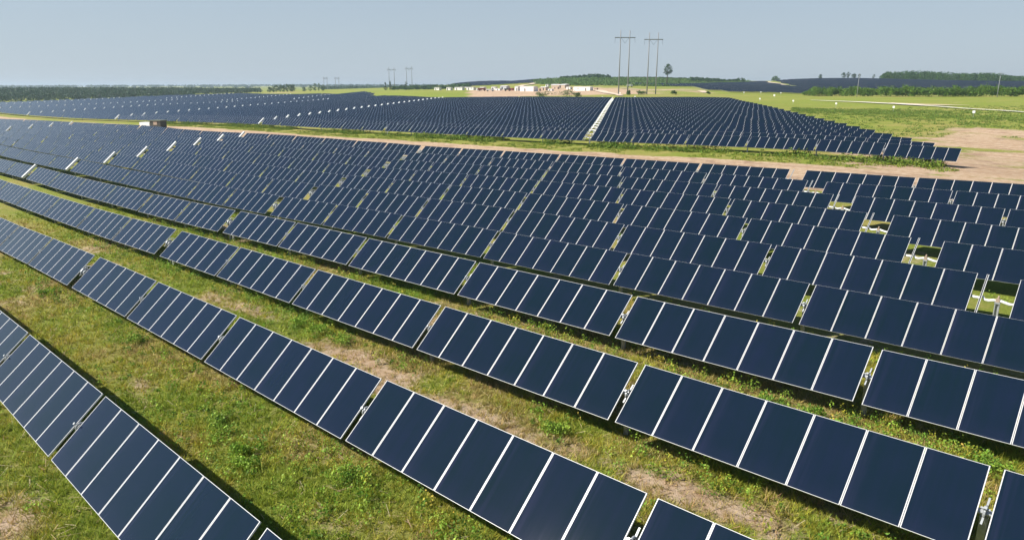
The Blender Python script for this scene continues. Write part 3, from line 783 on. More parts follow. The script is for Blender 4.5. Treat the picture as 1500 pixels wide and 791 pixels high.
def grass():
    N = 330000
    X = -78 + nrs.rand(N) * 88; Y = -6 + nrs.rand(N) * 34
    d = np.hypot(X, Y)
    px, py, dd = view(X, Y, np.full(N, -.3))
    ok = (px > -40) & (px < 1540) & (py < 840) & (py > 150) & (dd > 3)
    ok &= nrs.rand(N) < np.minimum(1, (19 / d) ** 1.6)
    s = soil_f(X, Y) + .3 * (nrs.rand(N) - .5)
    ok &= nrs.rand(N) > sst(.42, .80, s) * .72
    X, Y, d = X[ok], Y[ok], d[ok]; n = len(X)
    Z = ground_at(X, Y)
    k = 6
    dry = dry_f(X, Y)
    sc = np.clip((d / 18) ** .6, .9, 2.2)
    tall = .6 + 1.1 * fbm(X, Y, 2.3, 131)
    hgt = np.repeat((.05 + .16 * nrs.rand(n) ** 1.5) * tall, k) * (.6 + .8 * nrs.rand(n * k))
    w = np.repeat(.011 * sc, k) * (.7 + .7 * nrs.rand(n * k))
    bx = np.repeat(X, k) + nrs.normal(size=n * k) * .05; by = np.repeat(Y, k) + nrs.normal(size=n * k) * .05
    bz = np.repeat(Z, k) - .01
    an = nrs.rand(n * k) * 6.283; lean = hgt * (.3 + .9 * nrs.rand(n * k)); la = nrs.rand(n * k) * 6.283
    V = np.empty((n * k, 3, 3))
    V[:, 0] = np.stack([bx - np.cos(an) * w, by - np.sin(an) * w, bz], -1)
    V[:, 1] = np.stack([bx + np.cos(an) * w, by + np.sin(an) * w, bz], -1)
    V[:, 2] = np.stack([bx + np.cos(la) * lean, by + np.sin(la) * lean, bz + hgt], -1)
    u = dry + .35 * (nrs.rand(n) - .5) + .55 * sst(.35, .7, soil_f(X, Y))
    col = np.where((u < .42)[:, None], pick(GREENS, n), np.where((u < .74)[:, None], pick(YELL, n), pick(DRYS, n)))
    me = leaf_mesh('grass', V.reshape(-1, 3), 3, tints(col, k, .3), M['blade'])
    o = link('grass', me); thing(o, 'short patchy green and straw coloured grass growing between the panel rows', 'grass'); o['kind'] = 'stuff'

    # dead stalks lying about
    n = 12000
    X = -60 + nrs.rand(n) * 66; Y = -4 + nrs.rand(n) * 30
    keep = (soil_f(X, Y) > .18) | (np.abs(((Y - 4.6) % 5.87) - 4.6) < .7)
    X, Y = X[keep], Y[keep]; n = len(X); Z = ground_at(X, Y)
    an = nrs.rand(n) * 6.283; L = .12 + .4 * nrs.rand(n) ** 2; w = .006 + .006 * nrs.rand(n)
    D = np.stack([np.cos(an) * L, np.sin(an) * L, .05 + .15 * nrs.rand(n) * L], -1); S = np.stack([-np.sin(an) * w, np.cos(an) * w, 0 * w], -1)
    P = np.stack([X, Y, Z + .03], -1)
    V = np.stack([P - S, P + S, P + D + S, P + D - S], 1).reshape(-1, 3)
    me = leaf_mesh('dead_stalks', V, 4, tints(pick([(.50, .38, .20), (.40, .29, .15), (.58, .47, .29)], n), 1, .2), M['blade'])
    o = link('dead_stalks', me); thing(o, 'pale dead stalks scattered over the grass between the panel rows', 'dead stalks'); o['kind'] = 'stuff'
grass()

def weeds():
    C = []; R = []; B = []; K = []
    def cluster(x, y, r, h, pal, n):
        C.append((x, y, h)); R.append(r); B.append(pal[rnd.randrange(len(pal))]); K.append(n)
    for i in range(1, 8):                         # along the lower edge of each row
        Yr = 4.6 + 5.87 * (i - 1)
        for _ in range([0, 200, 380, 620, 620, 420, 260, 200][i]):
            x = rnd.uniform(-62, 6); y = Yr - rnd.uniform(.25, 1.45) + rnd.gauss(0, .2)
            if i == 1: y = Yr - rnd.uniform(.9, 2.4)
            if vnoise(x, y, 2.2, 141) < .36: continue
            cluster(x, y, rnd.uniform(.10, .30), rnd.uniform(.10, .38), LUSH if rnd.random() < .75 else YELL, 26)
    for _ in range(5200):                        # patches in the lanes
        x = rnd.uniform(-50, 6); y = rnd.uniform(-5, 24)
        if vnoise(x, y, 2.6, 151) + .35 * rnd.random() < .72 or float(soil_f(x, y)) > .5: continue
        q = rnd.random() ** 2; cluster(x, y, .08 + .22 * q, .04 + .18 * q, LUSH if rnd.random() < .7 else GREENS, 20)
    for _ in range(420):                         # taller leafy growth in the open lanes
        x, y = (rnd.uniform(-24, -8), rnd.uniform(6.2, 9.9)) if rnd.random() < .55 else (rnd.uniform(-30, -15), rnd.uniform(-1, 3.4)) if rnd.random() < .5 else (rnd.uniform(-34, -3), rnd.uniform(12.4, 21))
        if vnoise(x, y, 1.7, 181) < .5: continue
        q = rnd.random(); cluster(x, y, .14 + .22 * q, .10 + .16 * q, LUSH, 24)
    C = np.array(C); R = np.array(R)
    z = ground_at(C[:, 0], C[:, 1]); Rz = C[:, 2] * .95; ctr = np.stack([C[:, 0], C[:, 1], z + C[:, 2]], -1)
    n = 24
    RR = np.stack([R, R, Rz], -1)
    P = in_ellipsoid(ctr, RR, n, inner=.2)
    V = quads(P, np.repeat(.045 + .05 * nrs.rand(len(C)), n) * (.7 + .6 * nrs.rand(len(P))), asp=.62)
    me = leaf_mesh('weeds', V, 4, tints(np.array(B), n, .35), M['leaf'])
    o = link('weeds', me); thing(o, 'leafy green weeds growing thickest along the lower edges of the panel rows', 'weeds'); o['kind'] = 'stuff'
weeds()

BUSH = [(-14.7, 9.3, .62, .42, 'dense rounded green weed bush alone in the grass near the bottom centre'),
        (-19.7, 8.0, .55, .38, 'feathery bright green weed bush beside the front row, larger of the pair'),
        (-18.4, 8.05, .46, .30, 'feathery bright green weed bush beside the front row, lower right of the pair'),
        (-17.4, 7.75, .48, .28, 'low spreading green weed bush at the edge of the front row\'s shadow'),
        (-20.9, 8.5, .40, .33, 'small upright weed bush up the lane from the feathery pair'),
        (-30.8, 9.35, .50, .40, 'dark green weed bush below the second row, left of the foreground'),
        (-42.8, 9.3, .45, .36, 'small dark weed bush below the second row at the far left'),
        (-27.4, 15.1, .60, .50, 'bushy mid green weeds under the third row, left one of the cluster'),
        (-25.9, 15.0, .55, .45, 'bushy mid green weeds under the third row, right one of the cluster'),
        (-24.1, 15.2, .5, .42, 'smaller weed bush under the third row beside the bushy cluster'),
        (-8.2, 20.7, .42, .42, 'broad-leaved light green weed under the fourth row, leftmost of three'),
        (-7.0, 20.95, .42, .40, 'broad-leaved light green weed under the fourth row, middle of three'),
        (-5.9, 20.75, .5, .40, 'broad-leaved light green weed under the fourth row, rightmost of three'),
        (-3.6, 20.7, .62, .40, 'wide leafy bush under the fourth row near the right edge'),
        (-2.4, 20.9, .55, .42, 'leafy bush under the fourth row at the right edge'),
        (-12.4, 15.0, .40, .40, 'tall leafy weed under the third row where its panels meet mid picture')]
for x, y, r, h, lab in BUSH:
    n = 9; z = float(ground_at(np.array([x]), np.array([y]))[0])
    ctr = np.stack([nrs.normal(size=n) * r * .45, nrs.normal(size=n) * r * .45, h * (.35 + .5 * nrs.rand(n))], -1)
    RR = np.stack([np.full(n, r * .5), np.full(n, r * .5), np.full(n, h * .48)], -1) * (.7 + .5 * nrs.rand(n, 1))
    k = 60; P = in_ellipsoid(ctr, RR, k, inner=.3); P[:, 2] = np.maximum(P[:, 2], .01)
    V = quads(P, .05 + .05 * nrs.rand(len(P)), asp=.6)
    b = pick(LUSH, n)
    o = link('weed_bush', leaf_mesh('weed_bush', V, 4, tints(b, k, .35), M['leaf']), None, (x, y, z))
    thing(o, lab, 'weed bush', 'weed bushes among the near rows')

def clumps(name, pts, r, h, per, leaf, pal, label, cat, var=.3, mat_='leaf'):
    var = .16 if cat == 'wood' else var
    """ground cover or a far wood: one mass of leaf clumps"""
    pts = np.asarray(pts, float); N = len(pts)
    z = gz(pts[:, 0], pts[:, 1]); r = np.broadcast_to(r, (N,)); h = np.broadcast_to(h, (N,))
    ctr = np.stack([pts[:, 0], pts[:, 1], z + h * .5], -1); RR = np.stack([r, r, h * .55], -1)
    P = in_ellipsoid(ctr, RR, per)
    V = quads(P, np.broadcast_to(leaf, (N,)).repeat(per) * (.7 + .6 * nrs.rand(len(P))), asp=.8)
    o = link(name, leaf_mesh(name, V, 4, tints(pick(pal, N), per, var), M[mat_])); thing(o, label, cat); o['kind'] = 'stuff'
    return o

pts = []
while len(pts) < 1900:
    x = rnd.uniform(-240, -19); y = rnd.uniform(83.4, 91.5)
    w = 1.0 if y > 87.2 else .15
    if vnoise(x, y, 5.0, 161) * w + .2 * rnd.random() < .50: continue
    if x < -110 and rnd.random() < .5: continue
    pts.append((x, y))
pts = np.array(pts); hh = .2 + .85 * nrs.rand(len(pts)) ** 1.6 * sst(84, 88.5, pts[:, 1])
clumps('verge_weeds', pts, .35 + .35 * nrs.rand(len(pts)), hh, 22, .20, [(.12, .21, .03), (.20, .29, .036), (.26, .33, .05), (.09, .15, .025)],
       'bright green tall weeds along the verge between dirt road and far panels', 'weeds')
pts = [(rnd.uniform(-230, -17), rnd.uniform(82.6, 90.5)) for _ in range(5200)]
pts = np.array([p for p in pts if vnoise(p[0], p[1], 3.0, 191) > .35])
clumps('verge_grass', pts, .18 + .22 * nrs.rand(len(pts)), .06 + .16 * nrs.rand(len(pts)), 14, .13, [(.20, .28, .035), (.28, .34, .045), (.34, .36, .07), (.15, .22, .03)],
       'rough yellow green grass along the verge of the dirt road', 'grass')
pts = []
while len(pts) < 2200:
    px = rnd.uniform(1150, 1540); d = rnd.uniform(118, 230); x, y = spot(px, d)
    if x < -17.7 - 4 * (y - 90.4) / 5.87 + 6: continue
    b = math.exp(-((d - (150 + (1540 - px) * .18)) / 22) ** 2)
    if rnd.random() > .12 + .9 * b * vnoise(x, y, 8, 171) * 1.3: continue
    if float(soil_f(x, y)) > .5: continue
    pts.append((x, y))
pts = np.array(pts)
clumps('field_weeds', pts, .5 + .8 * nrs.rand(len(pts)), .12 + .3 * nrs.rand(len(pts)), 20, .22, [(.12, .20, .035), (.17, .25, .045), (.20, .26, .05)],
       'rank green weeds in the rough field right of the far panels', 'weeds')

# ------------------------------------------------------------------ trees
DARK = [(0.033, 0.083, 0.030), (0.048, 0.109, 0.033), (0.042, 0.093, 0.039)]
MID = [(0.064, 0.136, 0.033), (0.088, 0.168, 0.039), (0.056, 0.120, 0.033)]
HEDGE = [(0.094, 0.184, 0.022), (0.131, 0.232, 0.029), (0.075, 0.154, 0.020), (0.160, 0.251, 0.034)]
def wood(px0, px1, d0, d1, N, hfun, r, pal, label, name='far_wood', per=34, leaf=1.5):
    pts = []; hs = []
    while len(pts) < N:
        px = rnd.uniform(px0, px1); d = rnd.uniform(d0, d1)
        h = hfun(px, d, *spot(px, d))
        if h is None or h < .4: continue
        pts.append(spot(px, d)); hs.append(h * rnd.uniform(.82, 1.06))
    clumps(name, pts, np.array([rnd.uniform(.7, 1.25) * r for _ in pts]), np.array(hs), per, leaf, pal, label, 'wood')

def h_left(px, d, x, y):
    if x > -735 and d < 900 and px < 310: return None
    if px > 300 and d < 830: return None
    edge = min(1.0, .55 + (-x - 735) / 160) if px < 310 else .9
    return min(14, max(3.0, (9.4 - g1(x, y)) * edge))
wood(-70, 392, 600, 1300, 3200, h_left, 3.2, [(.034, .078, .044), (.046, .098, .050), (.040, .086, .040), (.058, .105, .048)], 'dark green wood along the far left edge of the solar fields')
def h_right(px, d, x, y):
    top = np.interp(px, [1272, 1280, 1330, 1365, 1400, 1420, 1450, 1470, 1500, 1600], [111.5, 107.5, 106, 108.5, 109.5, 108, 112, 113, 114.5, 114])
    return max(2.5, (128 - top) / 1030 * d + 10 - g1(x, y))
wood(1272, 1620, 795, 900, 1000, h_right, 2.8, DARK + MID, 'dark wood on the skyline behind the far right panel field', per=46, leaf=1.3)
wood(776, 1086, 600, 850, 2600, lambda px, d, x, y: (1.2 + 1.4 * rnd.random()) if d > np.interp(px, [776, 800, 870, 900, 960, 1040, 1086], [760, 620, 590, 600, 600, 705, 800]) else None,
     2.2, [(.115, .20, .055), (.13, .22, .06), (.10, .18, .05)], 'young green plantation covering the hillside behind the yard', 'hillside_plantation', 16, 1.2)
wood(819, 888, 845, 880, 110, lambda px, d, x, y: 4.3 + 1.6 * math.exp(-((px - 868) / 16) ** 2), 2.4, DARK, 'dark tree line on the crest of the green hill, left part', 'crest_trees')
wood(888, 1000, 848, 875, 110, lambda px, d, x, y: 2.2, 2.2, DARK, 'thin low tree line along the crest of the green hill, middle part', 'crest_trees')
wood(1002, 1078, 800, 850, 130, lambda px, d, x, y: 4.2 if px < 1042 else 3.4 + 1.8 * math.exp(-((px - 1073) / 4) ** 2), 2.2, DARK, 'dark tree line on the crest of the green hill, right part', 'crest_trees')
wood(582, 690, 740, 800, 130, lambda px, d, x, y: 3.2, 2.4, DARK + MID, 'low dark scrub behind the grassy knoll left of the yard', 'scrub')
wood(480, 760, 1300, 2300, 420, lambda px, d, x, y: 7, 6, DARK, 'blue hazy woods in the distance beyond the grassy knoll', per=30, leaf=3.0)
wood(-100, 1600, 2600, 4600, 900, lambda px, d, x, y: 10, 14, DARK, 'pale blue woods on the farthest horizon', per=30, leaf=6.0)

def tree(name, px, d, h, w, crown_lo, label, cat='tree', group=None, pal=DARK, kind='round', leaf=None, lean=0.0):
    x, y = spot(px, d); z = g1(x, y)
    root = link(name, None, None, (x, y, z)); thing(root, label, cat, group)
    t = MB(); r0 = max(.12, h * .018)
    t.tube([(0, 0, -.3), (lean * .3, 0, h * .35), (lean * .7, .05, h * .7), (lean, 0, h * .95)], [r0 * 1.3, r0, r0 * .7, r0 * .25], M['bark'], 7)
    for _ in range(7):
        a = rnd.uniform(0, 6.28); q = rnd.uniform(max(crown_lo, .25), .88); L = w * .42 * (1.05 - q * .5)
        p0 = (lean * q, 0, h * q)
        t.tube([p0, (p0[0] + math.cos(a) * L * .6, math.sin(a) * L * .6, h * q + L * .3), (p0[0] + math.cos(a) * L, math.sin(a) * L, h * q + L * .38)], [r0 * .5, r0 * .3, r0 * .12], M['bark'], 5)
    link('trunk', t.mesh('trunk', True), root)
    n = 22 if kind != 'cone' else 26
    q = nrs.rand(n); zz = h * (crown_lo + (1.0 - crown_lo) * q)
    if kind == 'cone': rad = w * .5 * (1.05 - q)
    else: rad = w * .5 * np.sqrt(np.clip(1 - (2 * q - .95) ** 2, .05, 1))
    a = nrs.rand(n) * 6.283; rr = rad * np.sqrt(nrs.rand(n))
    ctr = np.stack([np.cos(a) * rr + lean * zz / h, np.sin(a) * rr, zz], -1)
    s = w * (.20 if kind != 'cone' else .15)
    RR = np.stack([np.full(n, s), np.full(n, s), np.full(n, s * .75)], -1) * (.7 + .6 * nrs.rand(n, 1))
    k = 30; P = in_ellipsoid(ctr, RR, k, inner=.25)
    V = quads(P, (leaf or w * .10) * (.7 + .6 * nrs.rand(len(P))), asp=.7)
    link('crown', leaf_mesh('crown', V, 4, tints(pick(pal, n), k, .3), M['leaf']), root)
    return root

tree('pine_tree', 969, 625, 18.3, 8.2, .52, 'tall lone pine with bare trunk right of the power pylons', pal=DARK, lean=.5)
for i, (px, h, w) in enumerate([(1186, 5.6, 4.6), (1218, 7.6, 5.0), (1225, 7.8, 4.6), (1232.5, 6.8, 5.4), (1240.5, 6.4, 3.2), (1260.5, 6.2, 3.0)]):
    lab = ['lone round tree on the skyline left of the loose group', 'leaning tree on the skyline, leftmost of the loose group', 'tree on the skyline, second of the loose group',
           'broad tree on the skyline, third of the loose group', 'slim tree on the skyline, last of the loose group', 'slim lone tree on the skyline just left of the right-hand wood'][i]
    tree('skyline_tree', px, 800, h, w, .28, lab, group='trees on the right skyline', pal=DARK, lean=.5 if i in (1, 5) else 0)
tree('round_tree', 1122.7, 900, 4.6, 9, .1, 'low round tree on the skyline above the pale hill track', pal=MID)
GROVE = [(406, 5.5), (411, 7.2), (416, 7.8), (421, 7.6), (426, 8.0), (431, 8.2), (436, 8.6), (439, 8.4)]
for i, (px, h) in enumerate(GROVE):
    tree('grove_tree', px, 840 + rnd.uniform(-10, 10), h, 6.5, .12, f'dark tree in the dense grove on the knoll, {["leftmost", "second from left", "third from left", "fourth from left", "fifth from left", "third from right", "second from right", "rightmost"][i]}', group='trees of the dense grove', pal=DARK + MID[:1])
for i, (px, h) in enumerate([(455, 4.5), (464, 6.8), (470.5, 8.6), (476, 8.2), (482, 6.2)]):
    tree('open_grove_tree', px, 830, h, 5.0, .15, f'tree in the open group right of the dense grove, {["leftmost", "second", "third and tallest", "fourth", "rightmost"][i]}', group='trees right of the dense grove', pal=MID)
tree('conifer', 570.5, 700, 7.6, 4.4, .05, 'dark pointed conifer behind the knoll, left one of two', group='pair of dark conifers', pal=DARK, kind='cone')
tree('conifer', 577.5, 700, 8.6, 4.2, .05, 'dark pointed conifer behind the knoll, taller right one of two', group='pair of dark conifers', pal=DARK, kind='cone')
tree('slim_tree', 600, 790, 7.8, 3.4, .25, 'slim dark tree standing among the distant left-hand pylons', pal=DARK)

def shrub(name, px, d, h, w, label, cat, group, pal, n=12, leaf=.5):
    x, y = spot(px, d); z = g1(x, y)
    ctr = np.stack([nrs.normal(size=n) * w * .22, nrs.normal(size=n) * w * .22, h * (.22 + .56 * nrs.rand(n))], -1)
    RR = np.stack([np.full(n, w * .27), np.full(n, w * .27), np.full(n, h * .26)], -1) * (.7 + .55 * nrs.rand(n, 1))
    k = 44; P = in_ellipsoid(ctr, RR, k, inner=.3); P[:, 2] = np.maximum(P[:, 2], .05)
    o = link(name, leaf_mesh(name, quads(P, leaf * (.6 + .7 * nrs.rand(len(P))), asp=.75), 4, tints(pick(pal, n), k, .32), M['leaf']), None, (x, y, z))
    return thing(o, label, cat, group)
NH = 44
for i in range(NH):
    px = 1170 + i * 8.2 + rnd.uniform(-2, 2); d = np.interp(px, [1165, 1250, 1330, 1420, 1500, 1600], [418, 384, 362, 350, 338, 330]) + rnd.uniform(-3, 3)
    pos = f'{ORD[i + 1]} from the left end'
    shrub('hedgerow_shrub', px, d, (3.2 if i == 0 else rnd.uniform(4.0, 6.0)), rnd.uniform(5.2, 7.4), f'bushy green shrub of the long hedgerow on the right, {pos}', 'shrub', 'shrubs of the long hedgerow', HEDGE, 18, .6)
for px, d, h, w, lab in [(792, 356, 4.0, 6.8, 'rounded dark shrub in front of the dirt yard, left one'), (826, 356, 4.4, 8.0, 'peaked broad shrub in front of the dirt yard, middle one'),
                         (843, 356, 2.4, 4.0, 'low small shrub in front of the dirt yard, right one'), (916, 372, 2.4, 2.4, 'small dark shrub beside the head of the post gap'),
                         (934, 378, 2.2, 5.0, 'wide low shrub between the two near power pylons'), (979, 385, 2.6, 2.9, 'round shrub on the grass right of the second near pylon'),
                         (1029, 400, 1.6, 1.6, 'single dark bush at the corner of the right-hand far field')]:
    shrub('field_shrub', px, d, h, w, lab, 'shrub', 'shrubs on the grass behind the panels', [(.055, .11, .022), (.08, .145, .03), (.10, .17, .034)], 12, .42)

# ------------------------------------------------------------------ power pylons, poles, markers
def pylon(px, d, h, arm, gap, label, group):
    x, y = spot(px, d); root = link('power_pylon', None, None, (x, y, g1(x, y))); root.rotation_euler.z = TH
    thing(root, label, 'power pylon', group)
    k = d / 380
    za = h * .89
    for s in (-1, 1):
        m = MB(); m.tube([(s * gap / 2, 0, -1), (s * gap / 2, 0, h)], [.34 * max(1, k * .45), .22 * max(1, k * .45)], M['pole'], 8); link('pole', m.mesh('pole', True), root)
    m = MB(); m.box((-arm / 2, -.18, za - .22 * max(1, k * .45)), (arm / 2, -.0, za + .22 * max(1, k * .45)), M['pole']); m.box((-arm / 2, .0, za - .2), (arm / 2, .18, za + .2), M['pole']); link('crossarm', m.mesh('crossarm'), root)
    m = MB()
    w = .05 * max(1, k)
    for a in (-1, 1): m.tube([(a * gap * .42, 0, za - .2), (0, 0, za - h * .085)], w, M['dark'], 5)
    for a in (-1, 1): m.tube([(a * arm * .47, 0, za - .2), (a * arm * .49, 0, za - h * .085)], w, M['dark'], 5)
    link('insulator', m.mesh('insulator'), root)
pylon(907.7, 378, 31.8, 10.6, 4.7, 'tall grey H frame power pylon, left one of the near pair', 'near power pylons')
pylon(947.7, 392, 31.6, 10.0, 4.7, 'tall grey H frame power pylon, right one of the near pair', 'near power pylons')
pylon(580, 880, 24.5, 10.5, 6.3, 'distant H frame power pylon left of the yard, left one of the pair', 'distant power pylons')
pylon(604.8, 880, 25.0, 9.6, 6.3, 'distant H frame power pylon left of the yard, right one of the pair', 'distant power pylons')
pylon(486, 1500, 27, 9.6, 6.6, 'faint far H frame pylon above the knoll trees, left one', 'faint far power pylons')
pylon(502.5, 1500, 27, 10.6, 7.0, 'faint far H frame pylon above the knoll trees, right one', 'faint far power pylons')

def utility_pole(px, d, h, arm, label):
    x, y = spot(px, d); root = link('utility_pole', None, None, (x, y, g1(x, y))); root.rotation_euler.z = TH; thing(root, label, 'utility pole')
    m = MB(); m.tube([(0, 0, -1), (0, 0, h)], [.17, .12], M['pole'], 8); link('pole', m.mesh('pole', True), root)
    m = MB(); m.box((-arm / 2, -.16, h - .55), (arm / 2, -.04, h - .38), M['pole'])
    for a in (-.45, -.2, .2, .45): m.tube([(a * arm, -.1, h - .38), (a * arm, -.1, h - .15)], .05, M['steel'], 6)
    link('crossarm', m.mesh('crossarm'), root)
utility_pole(1440, 332, 11.0, 3.0, 'wooden utility pole with one crossarm in the hedgerow at right')
utility_pole(1240.5, 372, 11.6, 1.2, 'thin wooden pole standing in the hedgerow below the skyline trees')

MK = [(1410.5, 168, 'nearest and rightmost of the row'), (1295, 205, 'second from the right'), (1212.3, 240, 'third from the right'), (1150.7, 276, 'fourth from the right'), (1103, 312, 'fifth from the right'),
      (1123, 366, 'larger one behind the row'), (1132, 418, 'in front of the far right panels, right one'), (1103.5, 418, 'in front of the far right panels, middle one'), (1079.5, 406, 'in front of the far right panels, left one'),
      (838, 322, 'behind the panels below the white building'), (878.5, 316, 'behind the panels left of the post gap'), (925, 318, 'behind the panels right of the post gap'), (903.5, 360, 'at the head of the post gap')]
for px, d, lab in MK:
    x, y = spot(px, d); root = link('marker_sign', None, None, (x, y, g1(x, y))); root.rotation_euler.z = TH - .7
    thing(root, f'white marker sign on a short post, {lab}', 'marker sign', 'white marker signs')
    m = MB(); m.box((-.03, -.02, -.2), (.03, .02, 1.25), M['steel']); link('post', m.mesh('post'), root)
    m = MB(); s = .29 if px != 1123 else .42
    oc = [(s * .75, -s), (s, -s * .75), (s, s * .75), (s * .75, s), (-s * .75, s), (-s, s * .75), (-s, -s * .75), (-s * .75, -s)]
    V = [(a, -.045, 1.35 + b) for a, b in oc] + [(a, -.02, 1.35 + b) for a, b in oc]
    m.add(V, [tuple(range(8))[::-1], tuple(range(8, 16))] + [(i, (i + 1) % 8, 8 + (i + 1) % 8, 8 + i) for i in range(8)], M['white'])
    link('sign_plate', m.mesh('sign_plate'), root)

# ------------------------------------------------------------------ buildings and vehicles of the yard
def building(name, px, d, w, h, dep, wall, roof, label, doors=(), windows=(), gable=.12, rz=0.0, cat='building', group=None, scale_z=0):
    if rz == 0.0: rz = -.7
    x, y = spot(px, d); root = link(name, None, None, (x, y, g1(x, y) + scale_z)); root.rotation_euler.z = TH + rz
    thing(root, label, cat, group)
    a, b = w / 2, dep / 2
    m = MB(); m.box((-a, -b, -.6), (a, b, h), M[wall]); link('wall', m.mesh('wall'), root)
    g = h + max(.12, w * gable * .0 + dep * gable); e = .18
    m = MB()
    V = [(-a - e, -b - e, h + .003), (a + e, -b - e, h + .003), (a + e, b + e, h + .003), (-a - e, b + e, h + .003), (-a - e, 0, g), (a + e, 0, g),
         (-a - e, -b - e, h + .1), (a + e, -b - e, h + .1), (a + e, b + e, h + .1), (-a - e, b + e, h + .1), (-a - e, 0, g + .1), (a + e, 0, g + .1)]
    m.add(V, [(0, 3, 2, 1), (6, 7, 11, 10), (8, 9, 10, 11), (0, 1, 7, 6), (2, 3, 9, 8), (1, 2, 8, 11, 7), (3, 0, 6, 10, 9)], M[roof]); link('roof', m.mesh('roof'), root)
    for c, ww, hh in doors:
        m = MB(); m.box((c - ww / 2, -b - .06, 0), (c + ww / 2, -b - .003, hh), M['dark']); link('door', m.mesh('door'), root)
    for c, zz, ww, hh in windows:
        m = MB(); m.box((c - ww / 2, -b - .05, zz), (c + ww / 2, -b - .003, zz + hh), M['dark']); link('window', m.mesh('window'), root)
    return root
building('white_warehouse', 774, 492, 12.2, 3.0, 4.6, 'wall', 'wall', 'long white warehouse with one dark doorway at the left of the dirt yard', doors=[(-1.6, .9, 1.9)], gable=.07, rz=-.75)
building('white_container', 758, 512, 2.9, 2.7, 3.0, 'wall', 'roof', 'small white cabin just left of the long white warehouse', doors=[(.5, .8, 1.9)])
building('white_office', 851, 487, 14.0, 2.5, 3.6, 'wall', 'wall', 'long white site office at the right of the dirt yard', doors=[(3.5, .8, 1.8)], windows=[(-3, 1.2, .8, .5)], rz=-.75, gable=.05)
building('tan_shed', 818, 560, 13.0, 2.0, 5, 'wall_tan', 'roof', 'low tan shed between the two long white yard buildings', doors=[(2, 1.2, 1.7)])
building('tan_shed', 796, 520, 5.0, 1.9, 4, 'wall_tan', 'roof', 'small tan shed just right of the long white warehouse', doors=[(.6, .9, 1.6)])
building('grey_shed', 740, 545, 6.2, 2.3, 4, 'wall_grey', 'roof', 'grey white shed left of the small white cabin', doors=[(-1, 1, 1.8)])
for i, (px, w) in enumerate([(645, 5.0), (661.5, 4.2), (675.5, 8.0), (692, 7.2), (709, 4.4), (725, 4.0)]):
    building('site_trailer', px, 545, w, 2.0, 2.6, 'wall', 'roof', f'white site trailer in the row behind the grassy knoll, {["leftmost", "second from left", "third from left", "fourth from left", "fifth from left", "rightmost"][i]}', windows=[(w * .22, 1.1, .7, .5)], doors=[(-w * .2, .7, 1.6)], gable=.05, cat='trailer', group='white site trailers')
for i, (px, w) in enumerate([(800.5, 2.6), (809.5, 4.4), (826.5, 5.4)]):
    building('storage_container', px, 592, w, 1.7, 2.4, 'wall', 'roof', f'white storage container on the bank above the yard, {["left", "middle", "right"][i]} one', doors=[(0, .9, 1.4)], gable=.03, cat='container', group='white storage containers')

for px, d, w, h, wl, lab in [(703, 520, 3.2, 1.6, 'wall_grey', 'small grey crate stack among the trailers, behind the red truck'), (731, 520, 4.2, 1.3, 'wall', 'low white container right of the white pickup truck'),
                            (750, 520, 2.0, 1.5, 'rust', 'small red container left of the white cabin'), (788, 505, 2.4, 1.4, 'wall_tan', 'small tan container touching the right end of the warehouse'),
                            (805, 505, 3.4, 1.2, 'wall', 'low white container behind the middle shrub'), (812, 540, 5.0, 1.5, 'wall_tan', 'tan container in front of the low tan shed'),
                            (831, 530, 3.6, 1.6, 'wall', 'white container left of the long white office'), (869, 500, 2.4, 1.5, 'wall_tan', 'small tan container right of the long white office'),
                            (816, 600, 3.0, 1.5, 'rust', 'rust red container on the bank above the yard')]:
    building('storage_container', px, d, w, h, 2.2, wl, wl, lab, doors=[(0, .6, h * .8)], gable=.02, cat='container', group='storage containers about the yard')

def truck(name, px, d, L, cab, box, label, rz=0.0, boxh=1.9):
    x, y = spot(px, d); root = link(name, None, None, (x, y, g1(x, y))); root.rotation_euler.z = TH + rz; thing(root, label, 'truck')
    m = MB(); m.box((-L / 2, -1.1, .75), (L * .18, 1.1, .75 + boxh), M[box]); link('cargo_box', m.mesh('cargo_box'), root)
    m = MB()
    V = [(L * .2, -1.05, .55), (L / 2, -1.05, .55), (L / 2, -1.05, 1.35), (L * .42, -1.0, 2.05), (L * .2, -1.0, 2.1)]
    V = V + [(a, -b, c) for a, b, c in V]
    m.add(V, [(0, 1, 2, 3, 4), (9, 8, 7, 6, 5), (0, 5, 6, 1), (1, 6, 7, 2), (2, 7, 8, 3), (3, 8, 9, 4), (4, 9, 5, 0)], M[cab]); link('cab', m.mesh('cab'), root)
    m = MB(); m.box((L * .26, -1.085, 1.3), (L * .40, -1.06, 1.85), M['dark']); link('window', m.mesh('window'), root)
    for wx in (-L * .32, L * .34):
        for wy in (-1.0, 1.0):
            m = MB(); m.tube([(wx, wy - .14, .42), (wx, wy + .14, .42)], .42, M['tyre'], 14); link('wheel', m.mesh('wheel'), root)
truck('red_truck', 707, 505, 5.6, 'rust', 'rust', 'red truck parked left of the dirt yard', .1, 1.2)
truck('white_truck', 719, 492, 5.4, 'white', 'white', 'white pickup truck beside the red truck', -.1, .9)
truck('brown_truck', 743.5, 505, 4.2, 'rust', 'brown', 'brown red truck in front of the grey white shed', .2, 1.0)
truck('white_van', 917, 560, 4.2, 'white', 'white', 'white van on the grass between the two near pylons', 0, 1.3)

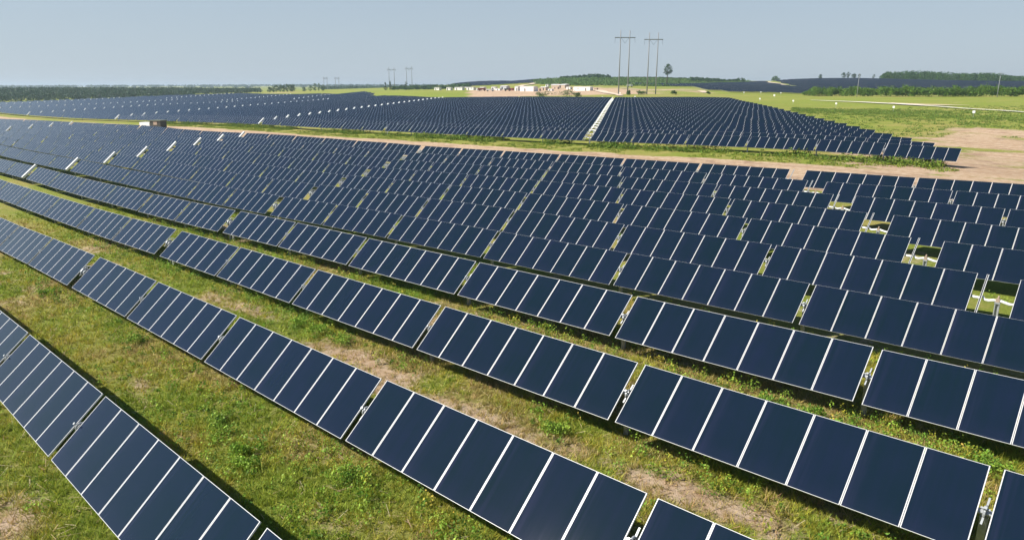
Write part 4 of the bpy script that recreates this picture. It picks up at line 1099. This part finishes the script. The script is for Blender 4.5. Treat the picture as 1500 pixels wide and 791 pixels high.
# power equipment at the dirt road
e = link('inverter_cabin', None, None, (-206.6, 77.0, g1(-206.6, 77))); e.rotation_euler.z = .5
thing(e, 'dark brown inverter cabin with flat olive roof beside the dirt road', 'inverter cabin')
m = MB(); m.box((-1.7, -1.2, -.3), (1.7, 1.2, 1.95), M['brown']); link('cabinet', m.mesh('cabinet'), e)
m = MB(); m.box((-1.85, -1.35, 1.953), (1.85, 1.35, 2.15), M['roof_dark']); link('roof', m.mesh('roof'), e)
m = MB(); m.box((-.5, -1.26, .9), (.7, -1.203, 1.7), M['wall_tan']); link('door', m.mesh('door'), e)
e = link('utility_trailer', None, None, (-213.2, 76.6, g1(-213.2, 76.6))); e.rotation_euler.z = .25
thing(e, 'low white covered trailer parked left of the inverter cabin', 'trailer')
m = MB(); m.box((-2.2, -1.0, .5), (2.2, 1.0, 1.5), M['white']); link('body', m.mesh('body'), e)
for wx in (-.6, .4):
    for wy in (-1.05, 1.05):
        m = MB(); m.tube([(wx, wy - .1, .36), (wx, wy + .1, .36)], .36, M['tyre'], 14); link('wheel', m.mesh('wheel'), e)
m = MB(); m.box((2.2, -.06, .5), (3.4, .06, .62), M['steel']); link('tow_bar', m.mesh('tow_bar'), e)

# ------------------------------------------------------------------ the air
hm = bpy.data.materials.new('haze'); hm.use_nodes = True
nt = hm.node_tree
for n in list(nt.nodes):
    if n.type != 'OUTPUT_MATERIAL': nt.nodes.remove(n)
pv = nt.nodes.new('ShaderNodeVolumePrincipled')
pv.inputs['Color'].default_value = (.72, .87, 1.0, 1)
pv.inputs['Density'].default_value = HAZE
pv.inputs['Anisotropy'].default_value = .2
nt.links.new(pv.outputs[0], nt.nodes['Material Output'].inputs['Volume'])
gv = bpy.data.objects['ground'].data
zs = np.empty(len(gv.vertices) * 3, np.float32); gv.vertices.foreach_get('co', zs); zs = zs.reshape(-1, 3)
lo, hi = zs.min(0), zs.max(0)
m = MB(); m.box((float(lo[0]) - 20, float(lo[1]) - 20, float(lo[2]) - 1.0), (float(hi[0]) + 20, float(hi[1]) + 20, max(46.0, float(hi[2]) + 12)), hm)
hz_o = link('haze', m.mesh('haze')); hz_o['kind'] = 'stuff'
thing(hz_o, 'pale summer haze filling the air over the far fields', 'haze')
